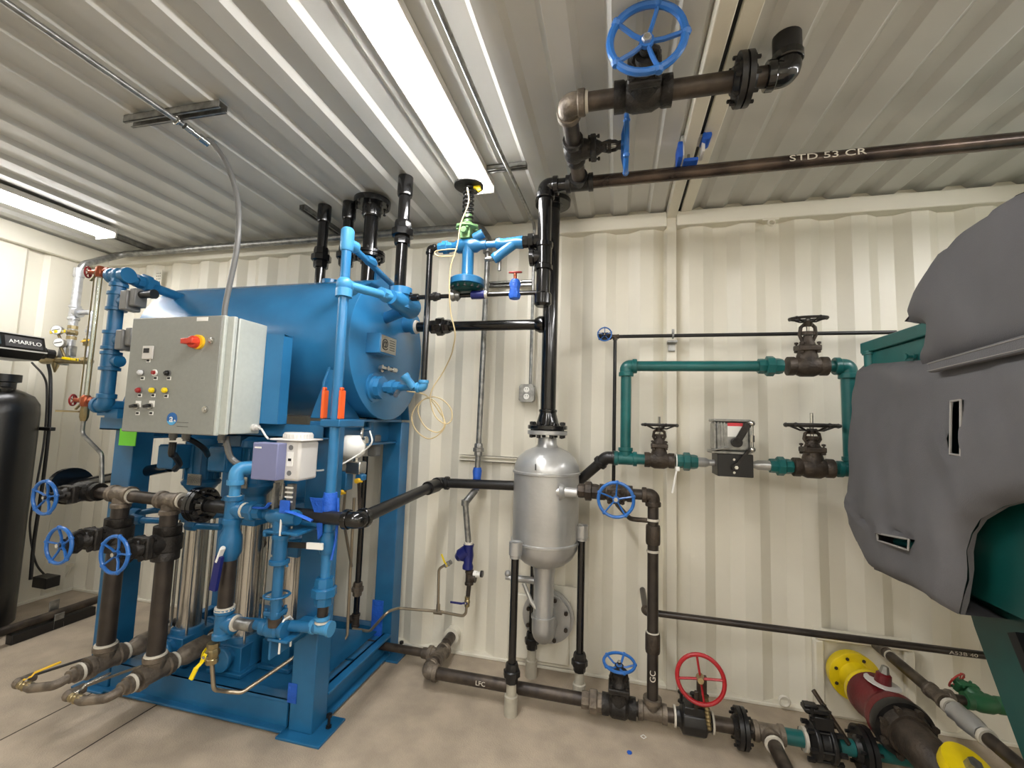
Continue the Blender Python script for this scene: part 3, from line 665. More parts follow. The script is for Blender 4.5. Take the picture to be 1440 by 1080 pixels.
# ------------------------------------------------------------------ teal boiler end under the grey fabric cover
BX = 1.0; bc = V((BX, -.75*1.0-.08, 1.38))
t = T('boiler', 'dark teal boiler drum showing below and through the grey fabric cover', 'boiler')
yc, zc, rb = -.86, 1.36, .50
t.part('drum', MB().lathe((BX+.10,yc,zc), AX, [(0,rb-.03),(.03,rb),(1.6,rb)], 48), 'dark_teal')
t.part('manhole', MB().lathe((BX+.12,yc-.45,zc-.42), -AX, [(0,.20),(.10,.20),(.10,.17),(.02,.16)], 36), 'dark_teal')
s0 = [(1.08, -0.734, 0.825), (1.08, -0.893, 0.94), (1.08, -1.249, 0.929), (1.08, -1.214, 0.482), (1.08, -0.954, 0.6)]
t.part('saddle', MB().prism([(1.12,-.62,zc-.30),(1.12,-1.5,zc-.30),(1.12,-1.5,.0),(1.12,-1.12,.0),(1.12,-.74,.74)], (.35,0,0)), 'dark_teal')
t.part('saddle_rib', MB().bar((1.105,-.92,.80),(1.105,-1.14,.38),.03,.03,AX), 'dark')
t.part('side_duct', MB().box((1.16,-1.3,zc-.55),(.16,.6,.3)), 'dark_teal')
t.done()
# top flange plate with posts
z1 = 1.705
t = T('lift_lug_frame', 'teal hinge frame with round posts poking out between the two halves of the fabric cover', 'hinge frame')
t.part('beam', MB().bx((.985,-.92,z1-.03),(1.06,-.42,z1+.015)), 'teal', bevel=.004); t.part('plate', MB().bx((1.0,-.92,z1-.16),(1.03,-.42,z1-.03)), 'teal', bevel=.004)
t.part('post', MB().lathe((1.0,-.46,z1-.18), AZ, [(0,.02),(.14,.02),(.141,.026),(.155,.026)], 18), 'teal')
t.part('post', MB().lathe((1.0,-.80,z1+.0), AZ, [(0,.014),(.03,.014),(.03,.02),(.045,.02),(.045,.016),(.06,.016)], 18), 'teal')
t.bolt((1.0-.02,-.74,z1-.09), AX, .012, .03, m='teal'); t.done()
# fabric covers
def cover(name, label, outline, holes, x0, bulge, depth, seams, wr=.008, extra=None, cut=None):
    """outline in (y, z); a padded sheet facing -X that turns back over its edge"""
    import mathutils
    def dense(poly, st):
        o = []
        for i in range(len(poly)):
            a, b = V(poly[i]), V(poly[(i+1) % len(poly)]); n = max(1, int((b-a).length/st))
            for k in range(n): o.append(a+(b-a)*k/n)
        return o
    O = dense(outline, .03); Hs = [dense(h, .02) for h in holes]
    def inside(p, poly):
        c = False; n = len(poly)
        for i in range(n):
            a, b = poly[i], poly[(i+1) % n]
            if (a[1] > p[1]) != (b[1] > p[1]) and p[0] < (b[0]-a[0])*(p[1]-a[1])/(b[1]-a[1])+a[0]: c = not c
        return c
    def dist(p, poly):
        best = 9
        for i in range(len(poly)):
            a, b = V(poly[i]), V(poly[(i+1) % len(poly)]); ab = b-a; t_ = max(0, min(1, (p-a).dot(ab)/max(ab.dot(ab), 1e-9)))
            best = min(best, (p-a-ab*t_).length)
        return best
    ys = [p[0] for p in O]; zs = [p[1] for p in O]; pts = list(O); 
    for h in Hs: pts += h
    st = .022; y = min(ys)
    inner = []
    while y < max(ys):
        z = min(zs)
        while z < max(zs):
            p = V((y+random.uniform(-.004,.004), z+random.uniform(-.004,.004)))
            if inside(p, O) and dist(p, O) > .012 and all(not inside(p, h) and dist(p, h) > .01 for h in Hs): inner.append(p)
            z += st
        y += st
    ed = [(i, (i+1) % len(O)) for i in range(len(O))]; o = len(O)
    for h in Hs: ed += [(o+i, o+(i+1) % len(h)) for i in range(len(h))]; o += len(h)
    r = delaunay_2d_cdt(pts+inner, ed, [], 4, 1e-6)
    from mathutils import noise
    vs = []
    for p in r[0]:
        dd_ = min(1, dist(p, O)/.09); e = math.sqrt(max(0, 1-(1-dd_)**2))
        x = x0-bulge*e
        for s_ in seams:
            d0 = min(((p-V(a)) - (V(b)-V(a))*max(0, min(1, (p-V(a)).dot(V(b)-V(a))/(V(b)-V(a)).length_squared))).length for a, b in zip(s_[:-1], s_[1:]))
            x += .014*math.exp(-(d0/.012)**2)-.010*math.exp(-((d0-.02)/.014)**2)
        for h in Hs:
            dh = dist(p, h); x -= .006*math.exp(-(dh/.012)**2)
        x += wr*2.2*noise.noise(V((p[0]*5, p[1]*5, 1)))+wr*noise.noise(V((p[0]*13, p[1]*9, 4)))+wr*.35*noise.noise(V((p[0]*40, p[1]*30, 9)))
        vs.append((x, p[0], p[1]))
    t = T(name, label, 'cover')
    m = MB(); m.add(vs, [tuple(f) for f in r[2] if not any(inside(sum((r[0][i] for i in f), V((0,0)))/len(f), h) for h in Hs)])
    # skirt that turns back along the outline
    n = len(O); R0 = [(x0+.002+.004*math.sin(i*1.7), O[i][0], O[i][1]) for i in range(n)]
    R1 = [(x0+(depth if not (cut and cut[0] > O[i][0] > cut[2] and O[i][1] < cut[1]) else .014), O[i][0], O[i][1]) for i in range(n)]
    m.add(R0+R1, [(i, (i+1) % n, n+(i+1) % n, n+i) for i in range(n)])
    ob = t.part('fabric', m, 'fabric', ang=60)
    for h in Hs:
        t.part('slot_binding', MB().tube([(x0-bulge-.007, p[0], p[1]) for p in h], .0035, 6, closed=True), 'stitch', ob)
    if extra: extra(t, ob)
    return t.done()
lowO = [(1.0, -0.415, 1.634)[1:], (1.0, -0.813, 1.594)[1:], (1.0, -1.145, 1.592)[1:], (1.0, -1.341, 1.593)[1:], (1.0, -1.417, 1.325)[1:], (1.0, -1.358, 1.155)[1:], (1.0, -1.223, 1.216)[1:], (1.0, -1.114, 1.191)[1:], (1.0, -1.05, 1.166)[1:], (1.0, -0.976, 1.117)[1:], (1.0, -0.937, 1.069)[1:], (1.0, -0.92, 1.014)[1:], (1.0, -0.919, 0.964)[1:], (1.0, -0.893, 0.864)[1:], (1.0, -0.873, 0.818)[1:], (1.0, -0.847, 0.816)[1:], (1.0, -0.722, 0.827)[1:], (1.0, -0.562, 0.819)[1:], (1.0, -0.434, 0.81)[1:], (1.0, -0.362, 0.875)[1:], (1.0, -0.307, 0.949)[1:], (1.0, -0.303, 1.068)[1:], (1.0, -0.32, 1.221)[1:], (1.0, -0.342, 1.373)[1:], (1.0, -0.373, 1.494)[1:]]
holes = [[(1.0, -0.979, 1.448)[1:], (1.0, -1.016, 1.45)[1:], (1.0, -1.004, 1.294)[1:], (1.0, -0.965, 1.295)[1:]], [(1.0, -0.578, 0.979)[1:], (1.0, -0.759, 1.002)[1:], (1.0, -0.753, 0.966)[1:], (1.0, -0.58, 0.954)[1:]]]
def low_extra(t, ob):
    t.part('inner_plate', MB().bx((1.06,holes[0][0][0]-.2,holes[1][2][1]-.1),(1.07,holes[0][0][0]+.35,holes[0][0][1]+.1)), 'dark_teal')
    t.part('handle', MB().tube(fillet([(1.05,holes[0][0][0]-.02,holes[0][0][1]-.01),(.99,holes[0][0][0]-.025,holes[0][0][1]-.02),(.99,holes[0][0][0]-.03,holes[0][2][1]+.03)],.02), .008, 8).tube([(1.0,holes[1][0][0]-.01,holes[1][0][1]-.022),(1.0,holes[1][1][0],holes[1][1][1]-.022)], .014, 8), 'teal')
cover('fabric_cover', 'lower grey insulation blanket over the boiler end, with two bound slots', lowO, holes, 1.0, .05, .55, [[(1.0, -0.358, 1.054)[1:], (1.0, -0.419, 1.019)[1:], (1.0, -0.49, 0.998)[1:], (1.0, -0.574, 0.993)[1:], (1.0, -0.682, 1.004)[1:], (1.0, -0.775, 1.004)[1:]], [(1.0, -0.918, 1.376)[1:], (1.0, -0.965, 1.295)[1:]], [(1.0, -0.82, 1.689)[1:], (1.0, -0.791, 1.756)[1:]]], extra=low_extra, cut=((1.0, -0.873, 0.813)[1]+.004, 1.2, (1.0, -1.313, 1.23)[1]))
upO = [(1.0, -0.709, 1.746)[1:], (1.0, -0.779, 1.795)[1:], (1.0, -0.841, 1.849)[1:], (1.0, -0.93, 1.916)[1:], (1.0, -1.027, 1.945)[1:], (1.0, -1.11, 1.95)[1:], (1.0, -1.174, 1.964)[1:], (1.0, -1.312, 1.954)[1:], (1.0, -1.517, 1.824)[1:], (1.0, -1.497, 1.576)[1:], (1.0, -1.143, 1.571)[1:], (1.0, -0.798, 1.572)[1:], (1.0, -0.811, 1.613)[1:], (1.0, -0.846, 1.7)[1:]]
cover('fabric_cover', 'upper grey insulation blanket over the boiler top at the right edge', upO, [], .985, .05, .55, [])
t = T('fabric_strap', 'grey stitched strap band lying across the joint of the two blankets', 'strap')
a, b = (0.92, -0.921, 1.554), (0.92, -1.253, 1.571); a, b = V(a), V(b); b = a+(b-a)*2.2
t.part('band', MB().prism([(.925,a.y,a.z+.016),(.925,b.y,b.z+.024),(.925,b.y,b.z-.024),(.925,a.y,a.z-.016)], (.02,0,0)), 'fabric', bevel=.003)
for k in (.011,-.011): t.part('stitching', MB().tube([(.924,a.y,a.z+k),(.924,b.y,b.z+k*1.5)], .0014, 5), 'stitch')
t.done()
# ------------------------------------------------------------------ blue steel skid with the feedwater tank
t = T('skid_frame', 'blue steel skid frame of four posts, floor channels and cross beams under the tank', 'frame')
PX = ((-2.50,-2.375), (-1.35,-1.235)); PY = ((-.80,-.70), (-.15,-.05))
for xx in PX:
    for yy in PY:
        front = yy[0] < -.5
        p = t.part('post', MB().bx((xx[0],yy[0],.009),(xx[1],yy[1],1.324)), 'blue', bevel=.004)
        if xx[0] > -2: t.part('foot_plate', MB().bx((xx[0]-.02,yy[0]-.05,0),(xx[1]+.075,yy[1]+.03,.010)), 'blue', bevel=.002); t.bolt((xx[1]+.04,yy[0]+.06,.035), AZ, .013, .06, m='satin_black')
        else: t.part('foot_plate', MB().bx((xx[0]-.05,yy[0]-.04,0),(xx[1]+.02,yy[1]+.02,.010)), 'blue', bevel=.002)
for y in (-.80, -.10): t.part('floor_channel', MB().bx((-2.36,y,.01),(-1.36,y+.012,.125)).bx((-2.36,y,.113),(-1.36,y+.06,.125)).bx((-2.36,y-.03,.01),(-1.36,y+.03,.02)), 'blue', bevel=.002)
for x in (-2.50, -1.28): t.part('floor_channel', MB().bx((x,-.70,.01),(x+.012,-.15,.125)).bx((x,-.70,.113),(x+.05,-.15,.125)).bx((x,-.70,.01),(x+.05,-.15,.02)), 'blue', bevel=.002)
t.part('deck_plate', MB().bx((-2.36,-.76,.094),(-1.29,-.42,.104)), 'blue', label='flat blue deck plate with a narrow gap'); t.part('deck_plate', MB().bx((-2.36,-.40,.094),(-1.29,-.14,.104)), 'blue')
t.part('end_plate', MB().prism([(-1.33,-.14,.125),(-1.33,-.70,.125),(-1.33,-.70,.33),(-1.33,-.64,.36)],(.008,0,0)), 'blue')
for xx in PX: t.part('cross_beam', MB().bx((xx[0]+.02,-.70,1.20),(xx[0]+.032,-.15,1.335)).bx((xx[0],-.70,1.325),(xx[1],-.15,1.337)).bx((xx[0],-.70,1.20),(xx[1]-.03,-.15,1.212)), 'blue', bevel=.002)
for xx in PX:
    x0, x1 = xx
    for s_, yy in ((1,-.80), (-1,-.05)):
        t.part('saddle_plate', MB().prism([(x0+.05,yy,1.337),(x0+.05,yy+s_*.30,1.337),(x0+.05,yy+s_*.26,1.37),(x0+.05,yy+s_*.10,1.47),(x0+.05,yy+s_*.035,1.575),(x0+.05,yy,1.50)],(.012,0,0))
               .prism([(x0,yy,1.337),(x1,yy,1.337),(x1-.02,yy+s_*.03,1.56),(x0+.055,yy+s_*.03,1.56)],(0,s_*.01,0)), 'blue', bevel=.002)
for k, (x0, x1) in enumerate(((-1.395,-1.36),)): pass
t.part('tape_patch', MB().bx((-1.362,-.803,.12),(-1.318,-.8005,.20)), 'tape', label='patch of blue masking tape low on the front right post')
t.part('tape_patch', MB().bx((-1.36,-.1535,.10),(-1.29,-.1505,.30)), 'tape', label='patch of blue masking tape low on the rear right post')
t.done()
t = T('square_tube_arm', 'blue square tube arm with an open end across the front posts under the panel', 'bracket')
m = MB(); 
for a, b in (((-2.52,-.86,1.30),(-1.235,-.80,1.306)),((-2.52,-.86,1.246),(-1.235,-.80,1.252)),((-2.52,-.86,1.246),(-1.235,-.854,1.306)),((-2.52,-.806,1.246),(-1.235,-.80,1.306))): m.bx(a, b)
t.part('tube', m, 'blue'); t.part('inner', MB().bx((-2.51,-.853,1.253),(-1.30,-.807,1.299)), 'dark')
t.part('end_stub', MB().bx((-2.52,-.88,1.315),(-2.38,-.80,1.36)), 'blue', bevel=.003)
t.done()
t = T('panel_strut', 'light blue upright channel strut behind the grey control panel', 'bracket')
t.part('channel', MB().bx((-1.55,-.915,1.306),(-1.42,-.905,1.70)).bx((-1.43,-.915,1.306),(-1.42,-.86,1.70)).bx((-1.55,-.915,1.69),(-1.42,-.86,1.70)), 'tank_blue', bevel=.002)
t.part('channel', MB().bx((-2.02,-.915,1.306),(-1.92,-.905,1.70)), 'tank_blue', bevel=.002); t.done()
# tank
TY, TZ, TR = -.39, 1.715, .375
t = T('feedwater_tank', 'large blue horizontal feedwater tank lying on the skid frame', 'tank')
sh = t.part('shell', MB().lathe((-2.50,TY,TZ), AX, [(-.15,.02),(-.145,.10),(-.12,.20),(-.08,.29),(-.03,.35),(0,TR)]+[(.15*k,TR) for k in range(1,9)]+[(1.29,TR)], 56), 'tank_blue')
t.part('end_plate', MB().lathe((-1.212,TY,TZ), AX, [(0,TR-.002),(.002,TR+.003),(.012,TR+.003),(.014,TR)], 56), 'tank_blue')
t.part('nozzle', MB().lathe((-1.21,-.24,(-1.244, -0.24, 1.889)[2]), AX, [(0,.045),(.05,.045),(.055,.055),(.08,.055)], 24), 'tank_blue')
n0 = (-1.2, -0.537, 1.499); 
t.part('drain_nozzle', MB().lathe((-1.20,n0[1],n0[2]), AX, [(0,.075),(.012,.075),(.013,.06),(.03,.058)], 24).lathe((-1.17,n0[1],n0[2]), AX, [(0,.058),(.025,.058)], 8), 'tank_blue')
q = (-1.14, -0.561, 1.713); 
nb = t.part('nameplate_box', MB().bx((-1.20,q[1]-.065,q[2]-.05),(-1.125,q[1]+.095,q[2]+.05)), 'tank_blue', bevel=.003)
t.part('nameplate', MB().bx((-1.126,q[1]-.055,q[2]-.042),(-1.122,q[1]+.09,q[2]+.042)), 'steel', nb, label='etched steel nameplate')
RX = Matrix(((0,0,1),(1,0,0),(0,1,0)))
add_text(t, '@', .06, 'dark', (-1.1215,q[1]-.02,q[2]), RX, nb)
for k in range(5): t.part('print_line', MB().bx((-1.1222,q[1]+.025,q[2]+.025-.012*k),(-1.1216,q[1]+.075,q[2]+.028-.012*k)), 'dark', nb)
q = (-1.14, -0.485, 1.603)
t.part('thermowell', MB().lathe((-1.2,q[1],q[2]), AX, [(0,.02),(.015,.02),(.02,.012),(.05,.012)], 12).cyl((-1.16,q[1]-.06,q[2]),(-1.16,q[1]+.06,q[2]), .008).lathe((-1.16,q[1]+.05,q[2]), AY, [(0,.014),(.04,.014)], 8), 'steel')
lg = (-1.298, -0.39, 2.167); 
t.part('lifting_lug', MB().lathe((lg[0]-.006,TY,TZ+TR+.045), AX, [(0,.035),(.014,.035)], 20).bx((lg[0]-.006,TY-.035,TZ+TR-.01),(lg[0]+.008,TY+.035,TZ+TR+.045)), 'tank_blue')
for dx in (-.9,): t.part('nozzle', MB().cyl((-1.6,TY+.0,TZ+TR-.02),(-1.6,TY,TZ+TR+.03),.05), 'tank_blue')
t.part('drain_cock', MB().cyl((-1.31,-.37,1.36),(-1.31,-.37,1.28),.02).cyl((-1.31,-.37,1.285),(-1.31,-.44,1.285),.012), 'tank_blue')
t.done()
# vents rising from the tank top
def vent(label, x, y, z0, r, fl=False, zu_=2.27):
    t = T('vent_pipe', label, 'pipe', 'black pipes rising from the tank through the ceiling')
    t.part('pipe', MB().cyl((x,y,z0),(x,y,2.50), r, seg=20), 'gloss_black')
    t.part('socket', MB().lathe((x,y,2.46), AZ, [(0,r*1.22),(.012,r*1.34),(.10,r*1.34)], 20), 'gloss_black')
    if fl:
        t.part('ceiling_flange', MB().lathe((x,y,2.525), AZ, [(0,r*1.3),(.002,.098),(.016,.1),(.033,.1)], 28), 'gloss_black')
        for k in range(8):
            a = 2*PI*(k+.5)/8; t.bolt((x+.083*math.cos(a),y+.083*math.sin(a),2.52), AZ, .009, .03)
        flange(t, (x,y,zu_), AZ, .085, .016, r, 'gloss_black', 8)
    else: t.part('union', union_mb((x,y,zu_), AZ, r*1.05), 'gloss_black')
    return t.done()
vent('gloss black vent pipe with union, leftmost of the four on the blue tank', -1.658, TY-.023, TZ+TR-.02, .028, zu_=2.25)
vent('gloss black vent pipe with union, second from the left behind the blue pipe end', -1.49, TY-.03, TZ+TR-.02, .028, zu_=2.25)
vent('thick gloss black vent with ceiling flange and mid flange, third on the blue tank', -1.345, TY-.03, TZ+TR-.02, .038, True, 2.24)
vent('gloss black vent pipe with union rising from the blue elbow at the tank end', -1.048, -.60, 1.99, .0285, zu_=2.27)
t = T('blue_elbow', 'chunky light blue elbow at the upper corner of the tank end', 'pipe fitting')
wx, wy, wz = -1.04, -.60, (-1.022, -0.6, 1.916)[2]
t.part('body', MB().lathe((wx,wy,wz-.03), AZ, [(0,.046),(.06,.046),(.065,.054),(.10,.054)], 20).lathe((wx,wy-.10,wz), AY, [(0,.034),(.03,.036),(.05,.046),(.16,.05),(.175,.058),(.21,.058),(.215,.03)], 20), 'tank_blue')
t.part('link', MB().cyl((wx,wy+.08,wz-.01),(-1.21,-.45,wz-.04),.03), 'tank_blue'); t.done()
# stanchion in front of the right post
sx, sy = -1.125, -.93
t = T('drain_standpipe', 'tall light blue standpipe at the front right corner of the skid', 'pipe')
t.part('pipe', MB().cyl((sx,sy,.62),(sx,sy,2.12), .0205), 'tank_blue'); t.part('top_tee', MB().lathe((sx,sy,2.05), AZ, [(0,.024),(.01,.028),(.09,.028),(.1,.02)], 16).lathe((sx,sy,2.09), AY, [(0,.02),(.06,.026)], 14), 'sky_blue')
t.part('pipe', MB().cyl((sx,sy,2.09),(-1.15,-.50,2.045), .0145).lathe((sx-.008,sy+.16,2.078), AY, [(0,.018),(.02,.024),(.05,.024),(.07,.018)], 8), 'tank_blue')
t.part('pipe', MB().cyl((-1.15,-.50,2.05),(-1.15,-.50,1.98), .0145), 'tank_blue')
t.part('elbow', MB().ball((sx,sy,1.905), .034, 14).lathe((sx,sy,1.85), AZ, [(0,.034),(.035,.034)], 18).lathe((sx,sy+.02,1.905), AY, [(0,.028),(.045,.03)], 14), 'sky_blue')
t.part('pipe', MB().cyl((sx,sy,1.905),(wx-.0,wy-.09,wz), .0195).lathe((wx-.02,wy-.15,wz+.005), AY, [(0,.028),(.06,.034)], 8), 'sky_blue')
t.part('coupling', MB().lathe((sx,sy,.98), AZ, [(0,.028),(.04,.028)], 16), 'blue'); t.part('coupling', MB().lathe((sx,sy,.855), AZ, [(0,.028),(.03,.028)], 16), 'blue')
t.part('ball_valve_body', MB().lathe((sx,sy,.80), AZ, [(0,.026),(.02,.032),(.06,.032),(.08,.026)], 16).cyl((sx,sy,.84),(sx,sy-.05,.84),.010), 'blue')
t.part('valve_lever', MB().bar((sx+.01,sy-.05,.842),(sx-.14,sy-.06,.836),.022,.006,AY), 'satin_black'); t.part('lever_end', MB().bar((sx+.02,sy-.054,.842),(sx-.05,sy-.056,.840),.024,.008,AY), 'white')
t.part('union', union_mb((sx,sy,.655), AZ, .026), 'blue')
t.part('nipple', MB().cyl((sx,sy,.50),(sx,sy,.63), .021), 'pipe_black'); t.part('thread_seal', MB().lathe((sx,sy,.535), AZ, [(0,.029),(.008,.028)], 16), 'thread_seal')
t.part('clamp', MB().bx((sx-.05,sy-.03,1.305),(sx+.04,sy+.15,1.335)), 'blue', bevel=.004)
t.part('tape_wrap', MB().lathe((sx,sy,.93), AZ, [(0,.031),(.02,.033),(.08,.031),(.11,.026)], 12).prism([(sx-.07,sy-.035,1.02),(sx-.01,sy-.035,1.02),(sx-.00,sy-.04,.88),(sx-.015,sy-.04,.86),(sx-.04,sy-.03,.95)],(0,.006,0)), 'tape')
t.done()
for k, dx in enumerate((-.045, .035)):
    one('orange_guard', ('left' if k == 0 else 'right')+' one of two orange edge strips beside the blue standpipe below the tank', 'edge strip', MB().bx((sx+dx-.007,sy-.03,1.338),(sx+dx+.005,sy-.024,1.455)).bx((sx+dx-.003,sy-.03,1.338),(sx+dx+.003,sy+.005,1.455)).bx((sx+dx-.005,sy-.03,1.455),(sx+dx+.005,sy-.01,1.466)), 'orange', 'orange edge strips', bevel=.004)
rod('blue air hose taped down the right side of the standpipe', [(sx+.035,sy,1.02),(sx+.04,sy,.95),(sx+.036,sy,.85),(sx+.03,sy-.01,.78)], .005, 'tape', 'hose', 'hose')
# level column, gauge glass
lx, ly = -2.36, -.95
zt_, zb_ = (-2.377, -0.95, 1.997)[2], (-2.353, -0.95, 1.366)[2]
t = T('level_column', 'blue level column left of the control panel with a pipe running back to the tank', 'pipe')
t.part('pipe', MB().cyl((lx,ly,zb_),(lx,ly,zt_),.0295), 'blue')
t.part('tee', tee_mb((lx,ly,zt_), AX, -AZ, .027), 'blue'); t.part('elbow', elbow_mb((lx,ly,zb_), AX, AZ, .027), 'blue')
for z in (zt_-.13, zt_-.32, zt_-.42): t.part('tee', MB().lathe((lx,ly,z-.045), AZ, [(0,.042),(.014,.042),(.016,.036),(.074,.036),(.076,.042),(.09,.042)], 18).lathe((lx,ly,z), AX, [(0,.02),(.05,.028),(.06,.028)], 14), 'blue')
t.part('pipe', MB().cyl((lx,ly,zt_),(lx,-.62,zt_-.02),.0245), 'blue'); t.part('union', union_mb((lx,ly+.12,zt_), AY, .025), 'blue')
t.part('pipe', MB().cyl((lx,ly,zb_),(lx,-.70,zb_),.024), 'blue'); t.part('elbow', MB().ball((lx,ly,zt_),.038,12), 'blue')
t.part('bracket', MB().bx((lx-.03,-.93,1.306),(lx+.05,-.80,1.35)), 'blue'); t.done()
gx, gy = -2.49, -.95; gt, gb = (-2.512, -0.95, 2.026)[2], (-2.502, -0.95, 1.387)[2]
t = T('gauge_glass', 'tubular water gauge glass with guard rods left of the blue level column', 'gauge')
t.part('glass_tube', MB().cyl((gx,gy,gb),(gx,gy,gt),.011), 'glass')
for a in (0, 2.1, 4.2): t.part('guard_rod', MB().cyl((gx-.005+.018*math.cos(a),gy+.018*math.sin(a),gb),(gx-.005+.018*math.cos(a),gy+.018*math.sin(a),gt),.0035,seg=6), 'brass')
for nm, z in (('upper_valve',gt),('lower_valve',gb)):
    v = t.part(nm, MB().lathe((gx,gy,z-.03), AZ, [(0,.018),(.012,.022),(.045,.022),(.055,.014)], 8).cyl((gx-.07,gy,z),(lx-.03,gy,z),.011).lathe((gx+.035,gy,z), AX, [(0,.017),(.02,.017)], 6), 'copper')
    t.part('handwheel', wheel_mb((gx-.085,gy,z), V((-1,-.6,0)), .026, 5, .16, .1, False), 'red', v)
    t.part('chain_arm', MB().bar((gx-.01,gy,z),(gx-.06,gy,z-.045),.01,.005,AX), 'brass', v)
t.part('drain_cock', MB().lathe((gx,gy,gb-.10), AZ, [(0,.012),(.02,.018),(.05,.018),(.075,.014)], 8).bar((gx-.01,gy-.01,gb-.055),(gx-.13,gy-.03,gb-.055),.018,.008), 'brass'); t.done()
run('bent drain tube below the gauge glass running to the skid post', [(gx,gy,gb-.10),(gx,gy,gb-.16),(lx-.02,-.93,(-2.26, -0.93, 1.135)[2]),(lx,-.93,(-2.228, -0.93, 0.999)[2])], .009, 'galv', bend=.04, name='drain_tube')
# grey control heads on the column
for k, z in enumerate((zt_-.13, zt_-.32)):
    t = T('level_switch', ('upper' if k == 0 else 'lower')+' grey level switch head between the blue column and the control panel', 'switch')
    t.part('housing', MB().bx((lx+.07,ly-.04,z-.05),(lx+.115,ly+.03,z+.045)), 'plastic_grey', bevel=.006); t.part('cover', MB().bx((lx+.115,ly-.03,z-.03),(lx+.15,ly+.03,z+.055)), 'plastic_grey', bevel=.006)
    t.part('conduit_nut', MB().lathe((lx+.15,ly,z+.03), AX, [(0,.018),(.06,.018),(.062,.022),(.08,.022)], 14), 'galv' if k else 'plastic_black'); t.part('nipple', MB().cyl((lx+.05,ly,z),(lx+.07,ly,z),.014), 'galv'); t.done()
# ------------------------------------------------------------------ control panel
X0, X1, Z0, Z1, YD = -2.03, -1.555, 1.257, 1.742, -1.10
t = T('control_cabinet', 'grey steel control panel with buttons, red rotary switch and round blue logo', 'control panel')
t.part('box', MB().bx((X0+.004,-1.06,Z0+.006),(X1+.045,-.915,Z1-.004)), 'panel_side', bevel=.004)
t.part('seal', MB().bx((X0+.012,-1.068,Z0+.012),(X1+.035,-1.058,Z1-.012)), 'dark')
t.part('drip_lip', MB().bx((X1+.012,-1.085,Z0+.004),(X1+.045,-1.068,Z1-.002)), 'panel_side', bevel=.003)
door = t.part('door', MB().bx((X0,YD,Z0),(X1,-1.07,Z1)), 'panel_grey', bevel=.004)
t.part('door_edge', MB().bx((X1,YD+.002,Z0),(X1+.012,-1.068,Z1)), 'panel_side', door, bevel=.003)
def on(q): return (q[0], YD, q[2])
q = on((-1.673, -1.1, 1.63))
sw = t.part('rotary_switch', MB().lathe((q[0]+.012,YD,q[2]+.002), -AY, [(0,.030),(.012,.030)], 24), 'handle_yellow', door, label='yellow switch collar')
o = t.part('switch_handle', MB().lathe((q[0]+.006,YD-.012,q[2]), -AY, [(0,.026),(.02,.024)], 20).bar((q[0]+.03,YD-.035,q[2]+.002),(q[0]-.03,YD-.035,q[2]),.022,.024,AY), 'handle_red', bevel=.003, label='red switch handle')
o.parent = None; t.tops.append(o) if o not in t.tops else None
q = on((-1.594, -1.1, 1.638)); t.part('key_lock', MB().lathe(q, -AY, [(0,.012),(.008,.012),(.009,.007),(.014,.007)], 16), 'steel', door)
q = on((-1.598, -1.1, 1.359)); t.part('key_lock', MB().lathe(q, -AY, [(0,.014),(.006,.013),(.007,.006),(.010,.006)], 18), 'steel', door)
q = on((-1.655, -1.1, 1.728)); t.part('name_label', MB().bx((q[0]-.028,YD-.002,q[2]-.008),(q[0]+.028,YD,q[2]+.008)), 'white', door)
q = on((-1.923, -1.1, 1.591)); tc_ = t.part('temperature_controller', MB().bx((q[0]-.028,YD-.006,q[2]-.028),(q[0]+.028,YD,q[2]+.028)), 'off_white', door, bevel=.002)
t.part('display', MB().bx((q[0]-.02,YD-.0075,q[2]-.002),(q[0]+.01,YD-.006,q[2]+.018)), 'dark', door)
tags = [(-1.919, -1.1, 1.557), (-1.94, -1.1, 1.482), (-1.87, -1.1, 1.483), (-1.799, -1.1, 1.483), (-1.945, -1.1, 1.41), (-1.873, -1.1, 1.411), (-1.804, -1.1, 1.409), (-1.947, -1.1, 1.335), (-1.874, -1.1, 1.337)]
for q in tags:
    t.part('legend_plate', MB().bx((q[0]-.010,YD-.002,q[2]-.007),(q[0]+.010,YD,q[2]+.007)), 'white', door); t.part('legend_print', MB().bx((q[0]-.008,YD-.0026,q[2]-.004),(q[0]+.007,YD-.002,q[2]+.005)), 'dark', door)
lamps = [((-1.947, -1.1, 1.506),'lens_white','white pilot light'), ((-1.877, -1.1, 1.506),'red','red push button in a white ring'), ((-1.805, -1.1, 1.504),'plastic_black','black push button'), ((-1.948, -1.1, 1.431),'red','red pilot light'), ((-1.875, -1.1, 1.432),'yellow','left yellow pilot light'), ((-1.807, -1.1, 1.433),'yellow','right yellow pilot light')]
for q, mm, lb in lamps:
    q = on(q); bz_ = t.part('bezel', MB().lathe(q, -AY, [(0,.0135),(.005,.0135)], 18), 'white' if 'ring' in lb else 'plastic_grey', door)
    o = t.part('pilot_lens' if 'light' in lb else 'push_button', MB().lathe((q[0],YD-.004,q[2]), -AY, [(0,.0115),(.010,.0105),(.014,.006)] if 'ring' not in lb else [(0,.009),(.008,.008)], 18), mm, label=lb)
for q in ((-1.951, -1.1, 1.365), (-1.878, -1.1, 1.367)):
    q = on(q); t.part('legend_plate', MB().bx((q[0]-.012,YD-.002,q[2]-.004),(q[0]+.016,YD,q[2]+.022)), 'white', door)
    t.part('selector_switch', MB().lathe(q, -AY, [(0,.013),(.010,.012)], 18), 'steel', door); t.part('selector_knob', MB().bar((q[0]-.014,YD-.018,q[2]-.003),(q[0]+.012,YD-.018,q[2]+.003),.012,.018,AY), 'plastic_black', bevel=.002)
